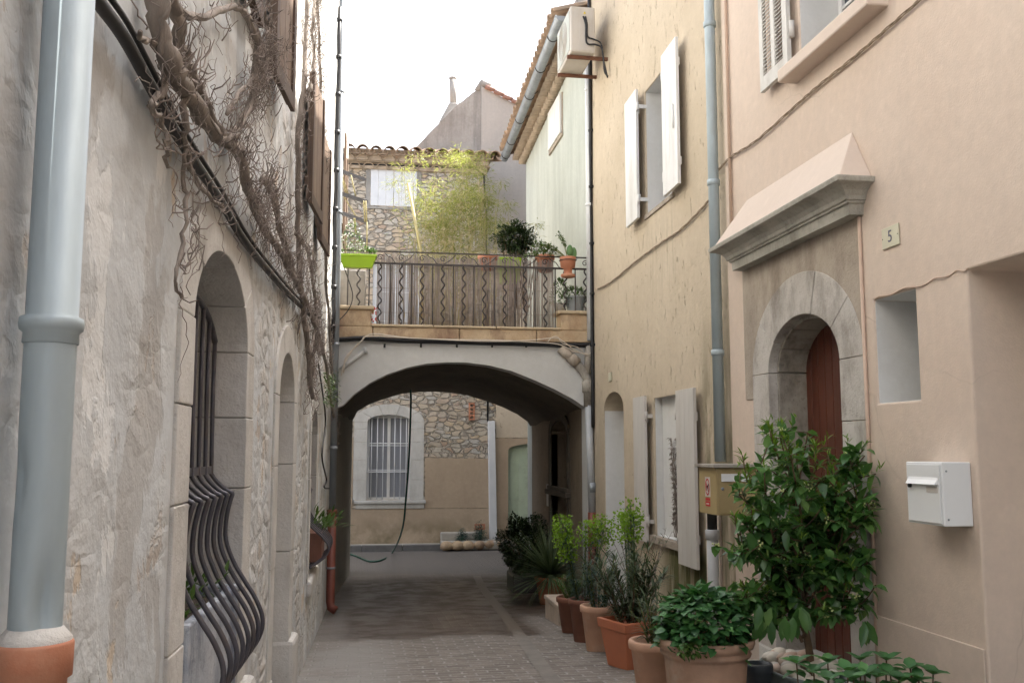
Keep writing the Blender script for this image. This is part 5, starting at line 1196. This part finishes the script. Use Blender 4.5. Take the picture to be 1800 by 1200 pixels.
# big bowl pot
PC=Vector((2.03,5.58,gz(5.58)))
T=thing('potted_plant','large wide terracotta pot with a dome of broad green leaves, nearest in the pot row','potted plant',PC,'potted plants along the right wall')
mb=MB(); r=.265; h=.56
prof=[(r*.60,0),(r*.62,.015),(r*.74,.14),(r*.86,.26),(r*.92,h-.12),(r*.93,h-.105),(r*.99,h-.10),(r*1.01,h-.085),(r*.985,h-.07),(r*.99,h-.06),(r*1.06,h-.05),(r*1.09,h-.025),(r*1.08,h-.004),(r*1.03,h),(r*.93,h-.005),(r*.9,h-.06)]
mb.lathe(prof,PC,56)
vs=[]
for k in range(14):
    a=k*.45; pts=[PC+Vector(((r*.845+.006)*math.cos(a+t*.07),(r*.845+.006)*math.sin(a+t*.07),.20+.05*math.sin(t*1.1))) for t in range(6)]; mb.tube(pts,.006,5)
mb.build('pot',m['terraold'],T)
s=MB(); s.lathe([(r*.9,h-.08),(r*.9,h-.06),(.01,h-.04)],PC,24); s.build('soil',m['soil'],T,fixn=False)
ml=MB(); cD=PC+Vector((-.02,-.02,h+.01))
for i in range(760):
    v=rvec(-.15); k=ru(.72,1.05); p=cD+Vector((v.x*.25*k,v.y*.25*k,v.z*.25*k+.02)); e=(Vector((v.x,v.y,v.z*.1+.05))+rvec()*.45).normalized(); ml.leaf(p,e,(v+UP*.7),ru(.055,.085),ru(.05,.07),.22,.08)
ml.build('foliage',m['lf_bowl'],T,fixn=False)
ml=MB()
for i in range(90):
    p=PC+Vector((ru(-.24,-.05),ru(-.26,-.2),h+ru(-.06,.02))); ml.leaf(p,Vector((ru(-.6,.6),ru(-1,-.2),ru(-.7,.2))),UP,.04,.025,.2)
ml.build('trailing_leaves',m['lf_mid'],T,fixn=False)
def narrow(ml,mb,c,H,R,ns,L,W,lean=.35,nl=26):
    for i in range(ns):
        a=ru(0,6.28); d=Vector((math.cos(a)*ru(0,lean),math.sin(a)*ru(0,lean),1)).normalized(); hh=H*ru(.5,1); p=c+Vector((math.cos(a)*R*ru(0,.5),math.sin(a)*R*ru(0,.5),0)); pts=[p]
        for j in range(5): p=p+d*hh/5; d=(d+rvec()*.12+Vector((math.cos(a),math.sin(a),0))*.05).normalized(); pts.append(p)
        mb.tube(pts,[.005*(1-.12*q) for q in range(6)],5,cap=False)
        for k in range(nl):
            t=ru(.02,1)*4.999; q=pts[int(t)]; q=q+(pts[int(t)+1]-q)*(t-int(t)); e=(rvec(-.2)+d*.7); ml.leaf(q,e,UP,L*ru(.7,1.2),W,ru(.1,.5),.05)
# pale pot hidden behind
c_=Vector((1.98,6.45,gz(6.45))); T=thing('potted_plant','plain pale pot half hidden between the big pot and the square orange pot','potted plant',c_,'potted plants along the right wall')
roundpot(T,c_,.165,.40,m['terrapale']); ml=MB(); mb=MB(); narrow(ml,mb,c_+Vector((0,0,.36)),.42,.10,12,.09,.014,.4,22); mb.build('stems',m['stemgreen'],T,fixn=False); ml.build('foliage',m['lf_olean'],T,fixn=False)
# square orange pot
c_=Vector((2.18,7.72,gz(7.72))); T=thing('potted_plant','square orange terracotta pot with narrow grey-green oleander-like shrub','potted plant',c_,'potted plants along the right wall')
mb=MB(); ang=.35
def sq(k,z): return [c_+Vector((k*math.cos(ang+math.pi/4+i*math.pi/2),k*math.sin(ang+math.pi/4+i*math.pi/2),z)) for i in range(4)]
R_=[sq(.195,0),sq(.255,.30),sq(.275,.305),sq(.285,.375),sq(.25,.38),sq(.24,.33)]; vs=[p for q in R_ for p in q]; fs=[(i*4+k,i*4+(k+1)%4,(i+1)*4+(k+1)%4,(i+1)*4+k) for i in range(5) for k in range(4)]+[(3,2,1,0),(20,21,22,23)]
mb.add(vs,fs); mb.build('pot',m['terrarim'],T,bevel=.006)
ml=MB(); mb=MB(); narrow(ml,mb,c_+Vector((0,0,.34)),.66,.17,28,.12,.017,.55,46); mb.build('stems',m['stem'],T,fixn=False); ml.build('foliage',m['lf_olean'],T,fixn=False)
# tall euphorbia behind
def euph(label,c,pot,r,h,H,heads,lean=.15,fl=True):
    T=thing('potted_plant',label,'potted plant',c,'potted plants along the right wall'); roundpot(T,c,r,h,pot)
    ml=MB(); mb=MB(); me=MB()
    for i in range(heads):
        a=ru(0,6.28); hh=H*ru(.72,1); p=c+Vector((math.cos(a)*r*.4,math.sin(a)*r*.4,h-.04)); d=Vector((math.cos(a)*lean,math.sin(a)*lean,1)).normalized(); tip=p+d*hh; pts=[p,p+d*hh*.5,tip]; mb.tube(pts,.006,5)
        for k in range(120):
            t=ru(.05,.97); ml.leaf(p+d*hh*t,(rvec(-.3)+UP*.2),UP,ru(.06,.10),.011,.3,.05)
        me=MB()
        for k in range(150 if fl else 0):
            v=rvec(-.1); q=tip+Vector((v.x*.08,v.y*.08,ru(-.20,.05))); me.leaf(q,(v+rvec()*.5),v,.026,.024,.1,simple=True)
        if fl: me.build('flower_head',m['lf_euph'],T,fixn=False)
    mb.build('stems',m['stemgreen'],T,fixn=False); ml.build('foliage',m['lf_blue'],T,fixn=False)
euph('tall plant with lime-green flower heads in a dark pot behind the square orange pot',Vector((2.38,8.35,gz(8.35))),m['terradark'],.15,.34,1.12,5,.10)
euph('plain pale terracotta pot of feathery blue-green foliage',Vector((2.13,8.62,gz(8.62))),m['terrapale'],.16,.40,.50,8,.3,False)
T=None
c_=Vector((2.14,9.22,gz(9.22))); euph('dark red-brown pot with bushy lime-green flower heads, between the pale pot and the brick block',c_,m['terradark'],.15,.40,.82,10,.2)
c_=Vector((2.17,9.9,gz(9.9))); T=thing('potted_plant','brownish terracotta pot of low feathery green leaves just before the brick block','potted plant',c_,'potted plants along the right wall')
roundpot(T,c_,.16,.36,m['terradark']); ml=MB(); mb=MB(); narrow(ml,mb,c_+Vector((0,0,.32)),.32,.14,22,.06,.008,.6,40); mb.build('stems',m['stemgreen'],T,fixn=False); ml.build('foliage',m['lf_mid'],T,fixn=False)
T=thing('potted_plant','dark terracotta pot of trailing thin grey stems against the ochre wall','potted plant',(2.62,8.9,gz(8.9)),'potted plants along the right wall'); c_=Vector((2.62,8.9,gz(8.9)))
roundpot(T,c_,.14,.32,m['terradark']); ml=MB(); mb=MB(); narrow(ml,mb,c_+Vector((0,0,.3)),.85,.14,22,.06,.010,.5,20); mb.build('stems',m['twig'],T,fixn=False); ml.build('foliage',m['lf_olean'],T,fixn=False)
# brick block
bc=atG(985,1092); mb=MB(); z=gz(10.85)-.03; 
for i in range(4): mb.box((2.14,10.45+i*.20,z),(2.44,10.45+i*.20+.192,z+.22))
mb.box((2.13,10.44,z+.222),(2.45,11.26,z+.27))
single(mb,'brick_block',m['brick'],'low block of pale bricks on the ground at the end of the pot row','block',(2.29,10.85,z),bevel=.008)
# yucca-like
c_=Vector((2.50,12.75,gz(12.75))); T=thing('potted_plant','terracotta pot with a wide burst of long spiky leaves under the arch','potted plant',c_,'potted plants along the right wall')
roundpot(T,c_,.21,.36,m['terra']); ml=MB(); mb=MB()
for i in range(330):
    v=rvec(-.15); L=ru(.6,1.05); d=v; p=c_+Vector((0,0,.38)); pts=[]
    w=d.cross(UP); 
    if w.length<.05: continue
    w.normalize(); a=[]
    for k in range(6): t=k/5; q=p+d*L*t+Vector((0,0,-.16*t*t*L)); a.append((q,.013*(1-t)+.0012))
    vs=[]; 
    for q,ww in a: vs+=[q-w*ww,q+w*ww]
    ml.add(vs,[(2*k,2*k+1,2*k+3,2*k+2) for k in range(5)],True)
ml.build('foliage',m['lf_yucca'],T,fixn=False)
# box shrub
c_=Vector((2.42,14.35,gz(14.35))); T=thing('potted_plant','dark leafy box shrub in a blackish stone planter, farthest in the pot row','potted plant',c_,'potted plants along the right wall')
mb=MB(); mb.box((2.2,14.05,c_.z),(2.75,14.7,c_.z+.28)); mb.build('pot',m['iron'],T,bevel=.03)
ml=MB(); mb=MB()
for i in range(40):
    v=rvec(0); mb.tube([c_+Vector((0,0,.2)),c_+Vector((v.x*.35,v.y*.35,.5+v.z*.4))],.006,4)
for i in range(9000):
    v=rvec(-.8); k=ru(.55,1.05)*(1+.15*math.sin(v.x*7+v.z*5)); p=c_+Vector((0,0,.66))+Vector((v.x*.40*k,v.y*.42*k,v.z*.44*k)); ml.leaf(p,(v+rvec()*.9),UP,ru(.03,.055),.028,simple=True)
mb.build('stems',m['stem'],T,fixn=False); ml.build('foliage',m['lf_box'],T,fixn=False)
# far weeds and stones by the kerb
RB=thing('raised_bed','low rough stone bed with green weeds at the foot of the white pipe casing','garden bed',(2.4,21.6,-.6))
mb=MB(); a=atG(808,966); b=atG(875,976); yk=21.2
for i in range(7): mb.ball((1.85+i*.24,21.25+.03*i,-.5),.14,2,.12,(1.05,.8,.75))
mb.build('rough_stones',m['terrace_stone'],RB)
mb=MB(); mb.box((1.76,21.3,-.6),(3.4,21.95,-.42)); mb.box((1.76,21.7,-.43),(2.7,21.95,-.25)); mb.build('bed_fill',m['pavement'],RB,bevel=.03)
ml=MB()
for (x,yy,r_,h_,n) in ((2.22,21.55,.16,.26,420),(2.62,21.6,.2,.42,600)):
    for i in range(n):
        v=rvec(-.2); k=ru(.1,1); ml.leaf(Vector((x,yy,-.40))+Vector((v.x*r_*k,v.y*r_*k,rnd()**1.5*h_*(1.1-k*.7))),v+rvec()*.7,UP,.05,.02,simple=True)
ml.build('weeds',m['lf_blue'],RB,fixn=False)
# ---------------- TERRACE PLANTS
fz3=3.18
B=thing('bamboo','tall airy yellow-green bamboo clump behind the cane screen','bamboo',(1.3,14.6,fz3))
mb=MB(); ml=MB()
for i in range(84):
    px=random.gauss(792,50); px=min(905,max(718,px)); 
    ymx=random.choice([275,310,335,355,340,345,370,385,360])+abs(px-815)*.35*rnd()+ru(-15,25)
    Y=ru(13.6,15.4); b=atY(px,440,Y); b.z=fz3; t=atY(px+ru(-28,50),ymx,Y)
    mid=(b+t)/2+Vector((ru(-.06,.06),ru(-.1,.1),0)); t2=t+Vector((ru(-.15,.2),0,-.05)); pts=catmull([b,mid,t,t2],5)
    mb.tube(pts,[.007*(1-.75*k/len(pts)) for k in range(len(pts))],4,cap=False)
    for k in range(125):
        u=(.30+.70*rnd())*(len(pts)-1.001); q=pts[int(u)]; q=q+(pts[int(u)+1]-q)*(u-int(u))
        a=ru(0,6.28); e=Vector((math.cos(a),math.sin(a)*.8,ru(-.3,.5))).normalized(); br=ru(.02,.22)*(1.15-u/len(pts)*.5); p=q+e*br
        if k%7==0: mb.tube([q,p],.0022,3,cap=False)
        ml.leaf(p,(e+Vector((ru(-.5,.5),ru(-.5,.5),ru(-.8,.1)))),UP,ru(.055,.12),.012,simple=True)
mb.build('stems',m['bamboo_pole'],B,fixn=False); ml.build('foliage',m['lf_bamboo'],B,fixn=False)
mb=MB(); a=atY(742,452,13.3);b=atY(717,322,13.3); mb.tube([a+Vector((0,0,-.9)),a,b],.02,8); 
single(mb,'bamboo_pole',m['bamboo_pole'],'single yellow cane pole leaning in front of the bamboo','pole',a+Vector((0,0,-.9)))
def bush(label,name,cat,cx,cy_,Y,rx,rz,n,mat,L=.045,W=.022,pot=None,prot=None,cone=False):
    c_=atY(cx,cy_,Y); T=thing(name,label,cat,Vector((c_.x,Y,fz3))); ml=MB(); mb=MB()
    for i in range(n):
        v=rvec(-.7); k=ru(.5,1.05)*(1+.22*math.sin(v.x*6+v.z*8+cx)); ml.leaf(c_+Vector((v.x*rx*k,v.y*rx*.8*k,v.z*rz*k)),v+rvec()*.8,UP,L*ru(.7,1.3),W,simple=True)
    for i in range(14): v=rvec(-.2); mb.tube([Vector((c_.x,Y,fz3+.3)),c_+Vector((v.x*rx*.8,v.y*rx*.6,v.z*rz*.8))],.006,4)
    mb.build('stems',m['stem'],T,fixn=False); ml.build('foliage',m[mat],T,fixn=False)
    if pot:
        w=MB(); p=atY(pot[0],pot[1],Y); hw=pot[2]; w.hexa([(p.x-hw*.8,Y-.1,p.z-.35),(p.x+hw*.8,Y-.1,p.z-.35),(p.x+hw*.8,Y+.1,p.z-.35),(p.x-hw*.8,Y+.1,p.z-.35),(p.x-hw,Y-.13,p.z),(p.x+hw,Y-.13,p.z),(p.x+hw,Y+.13,p.z),(p.x-hw,Y+.13,p.z)]); w.build('pot',m[pot[3]],T,bevel=.01)
    return T
bush('dense dark green shrub in a lime-green box behind the cane screen','potted_shrub','shrub',905,420,13.15,.27,.21,2600,'lf_box',.05,.026,(895,455,.16,'lime'))
bush('loose grey-green shrub behind the railing, right of the dark shrub','potted_shrub','shrub',925,436,13.25,.34,.13,800,'lf_olean',.05,.012)
# pots hanging / standing behind rail
def tpot(cx,cy_,Y,r,h,mat,label,loc=None):
    p=atY(cx,cy_,Y); T=thing('flower_pot',label,'pot',p-Vector((0,0,h))); roundpot(T,p-Vector((0,0,h)),r,h,m[mat],rim=h*.3); return p
tpot(958,449,12.95,.13,.24,'terra','terracotta pot rim showing above the screen near the right end')
tpot(858,450,12.95,.14,.2,'terra','terracotta trough rim above the screen below the bamboo')
p=tpot(999,450,12.56,.105,.23,'terra','round terracotta pot hanging on the railing holding a cactus') if False else None
p=atY(998,452,12.56); HP=thing('hanging_pot','terracotta pot hung on the right end of the railing with a cactus and trailing stems','potted plant',p-Vector((0,0,.25)))
c_=p-Vector((0,0,.25)); mb=MB(); mb.lathe([(.05,.0),(.055,.02),(.06,.09),(.10,.11),(.108,.20),(.112,.21),(.112,.245),(.10,.25),(.09,.22)],c_,28); mb.lathe([(.09,-.03),(.10,0),(.09,.012),(.05,.014)],c_,24); mb.build('pot',m['terra'],HP)
mb=MB(); mb.tube([c_+Vector((.115*math.cos(a),.115*math.sin(a),.2)) for a in [k*math.pi/12 for k in range(25)]],.005,5); mb.tube([c_+Vector((0,.11,.2)),c_+Vector((0,.12,.27))],.005,5); mb.build('pot_ring',m['iron'],HP)
mb=MB(); mb.ball(c_+Vector((.03,0,.34)),.085,2,0,(.55,.22,1)); mb.ball(c_+Vector((.09,.02,.31)),.085,2,0,(.5,.25,1.05)); mb.build('cactus_pads',m['cactus'],HP)
mb=MB(); ml=MB()
for (e,n) in ((Vector((-.50,0,.20)),5),(Vector((-.42,.05,.12)),5),(Vector((-.12,0,.36)),3),(Vector((-.6,.1,.05)),4)):
    for k in range(n):
        q=c_+Vector((0,0,.23)); e2=e+Vector((ru(-.08,.08),ru(-.05,.05),ru(-.05,.08))); pts=catmull([q,q+e2*.5+Vector((0,0,.07)),q+e2],4); mb.tube(pts,.003,4,cap=False)
        for j in range(26): u=int(ru(3,len(pts)-1)); ml.leaf(pts[u]+rvec()*.01,rvec(),UP,.035,.026,simple=True)
mb.build('stems',m['stemgreen'],HP,fixn=False); ml.build('foliage',m['lf_mid'],HP,fixn=False)
# right pier zinc pot
c_=atY(1012,534,YA+.1); T=thing('zinc_planter','grey zinc pot with green leaves on the right stone pier','potted plant',c_)
mb=MB(); mb.lathe([(.11,0),(.115,.01),(.145,.2),(.15,.205),(.15,.215),(.135,.215),(.13,.18)],Vector((c_.x,YA+.12,zp)),28); mb.build('pot',m['zincpot'],T)
ml=MB()
for i in range(260):
    v=rvec(-.1); ml.leaf(Vector((c_.x-.02,YA+.12,zp+.2))+Vector((v.x*.16,v.y*.1,abs(v.z)*.12)),v+rvec()*.6,UP,ru(.04,.09),.02,simple=True)
ml.build('foliage',m['lf_mid'],T,fixn=False)
c_=atY(985,530,YA+.1); T=thing('potted_plant','bushy green plant in a small dark pot on the left side of the right pier','potted plant',Vector((c_.x,YA+.14,zp)))
mb=MB(); mb.lathe([(.07,0),(.09,.12),(.08,.12),(.07,.1)],Vector((c_.x,YA+.14,zp)),20); mb.build('pot',m['cutdark'],T)
ml=MB()
for i in range(420):
    v=rvec(-.1); ml.leaf(Vector((c_.x,YA+.14,zp+.1))+Vector((v.x*.12,v.y*.1,abs(v.z)*.36)),v+rvec()*.6+UP*.4,UP,ru(.03,.07),.016,simple=True)
ml.build('foliage',m['lf_mid'],T,fixn=False)
# lime planter at left
a=atY(596,450,12.5); b=atY(661,450,12.5); T=thing('window_box','bright lime-green plastic flower box hung on the left end of the railing','planter',Vector(((a.x+b.x)/2,12.52,a.z-.2)))
X0_=a.x+.01; X1_=b.x; zt3=a.z+.02; zb3=zt3-.17
mb=MB(); vs=[];
for (k,z) in ((.05,zb3),(0,zt3-.03),(-.012,zt3-.028),(-.012,zt3),(.01,zt3),(.02,zt3-.04)):
    vs+=[(X0_+k,12.42+k*.8,z),(X1_-k,12.42+k*.8,z),(X1_-k,12.60-k*.8,z),(X0_+k,12.60-k*.8,z)]
mb.add(vs,[(i*4+k,i*4+(k+1)%4,(i+1)*4+(k+1)%4,(i+1)*4+k) for i in range(5) for k in range(4)]+[(3,2,1,0),(20,21,22,23)]); mb.build('box',m['lime'],T,bevel=.006)
ml=MB(); fl=MB(); mb=MB()
for i in range(240):
    px=ru(600,660); k=math.exp(-((px-618)/20)**2); p=atY(px,ru(441-55*k,441),12.52); ml.leaf(p,rvec(),UP,.045,.016,simple=True)
    if rnd()<.35*k+.05: fl.ball(p+rvec()*.03,.011,1)
    if i%8==0: mb.tube([Vector((p.x,12.52,zt3-.02)),p],.002,3,cap=False)
mb.build('stems',m['stemgreen'],T,fixn=False); ml.build('foliage',m['lf_mid'],T,fixn=False); fl.build('blossom',m['whiteflower'],T,fixn=False)
# trellis of dark slats and canes
T=thing('plant_trellis','leaning trellis of dark slats tied with yellow canes left of the terrace','trellis',atY(640,440,13.4))
SL_=0;SL=[((591,298),(641,316)),((592,338),(644,355)),((599,374),(646,391)),((607,408),(648,424))]
for (p,q) in SL:
    mb=MB(); a=atY(*p,13.05);b=atY(*q,13.5); mb.tube([a,b],.034,4,smooth=False); mb.build('slat',m['slat'],T)
mb=MB()
for (p,q) in [((600,303),(613,345)),((617,308),(626,349)),((603,343),(628,384)),((639,353),(642,390)),((643,353),(645,392)),((622,384),(627,418)),((645,390),(645,445)),((640,355),(641,388)),((598,303),(608,340)),((624,384),(626,412))]:
    mb.tube([atY(*p,13.2),atY(*q,13.35)],.009,6)
mb.build('canes',m['bamboo_pole'],T)
# terrace parapet block and red things behind the screen (left)
mb=MB(); a=atY(597,478,13.3);b=atY(646,478,13.3); mb.box((a.x-.1,13.2,fz3),(b.x-.02,13.32,a.z+.02)); single(mb,'planter_box',m['gable'],'grey rendered box behind the left end of the railing','planter',Vector(((a.x+b.x)/2,13.26,fz3)),bevel=.02)
T=thing('flower_pot','little pot of red flowers beside the left pier behind the railing','pot',atY(654,570,13.0)); c_=atY(654,568,13.0); c_.z=fz3+.0; roundpot(T,c_,.06,.12,m['terra']); fl=MB()
for i in range(26): fl.ball(c_+Vector((ru(-.07,.07),ru(-.06,.06),.15+ru(0,.2))),.014,1)
fl.build('blossom',m['redflower'],T,fixn=False)
# ---------------- LIGHT, SKY, CAMERA
EL=math.radians(54); sd=Vector((.90,.43,0)).normalized()*math.cos(EL); sd.z=math.sin(EL)
L=bpy.data.lights.new('sun','SUN'); L.energy=4.5; L.angle=math.radians(.5); L.color=(1,.95,.87); lo=bpy.data.objects.new('sun',L); COL.objects.link(lo); lo.rotation_euler=sd.to_track_quat('Z','Y').to_euler(); lo.location=(10,0,20)
W=bpy.data.worlds.new('World'); sc.world=W; W.use_nodes=True; nt=W.node_tree; bg=nt.nodes['Background']
sk=nt.nodes.new('ShaderNodeTexSky'); sk.sky_type='NISHITA'; sk.sun_disc=False; sk.sun_elevation=EL; sk.sun_rotation=math.atan2(sd.x,sd.y); sk.dust_density=6; sk.air_density=1.0; sk.ozone_density=.6; sk.altitude=0
hs=nt.nodes.new('ShaderNodeHueSaturation'); hs.inputs['Saturation'].default_value=.5
nt.links.new(sk.outputs[0],hs.inputs['Color']); nt.links.new(hs.outputs[0],bg.inputs[0]); bg.inputs[1].default_value=.15
cam=bpy.data.cameras.new('camera'); cam.sensor_width=36; cam.lens=36*F_/1800; cam.clip_start=.05; cam.clip_end=500
co=bpy.data.objects.new('camera',cam); COL.objects.link(co); co.location=(0,0,1.6); co.rotation_euler=(math.pi/2+PIT,0,-YAW); sc.camera=co
sc.cycles.adaptive_threshold=.025; sc.cycles.max_bounces=8; sc.cycles.diffuse_bounces=5; sc.cycles.transmission_bounces=3; sc.cycles.caustics_reflective=False; sc.cycles.caustics_refractive=False
vs_=sc.view_settings; vs_.view_transform='Standard'; vs_.look='None'; vs_.exposure=2.05; vs_.gamma=1
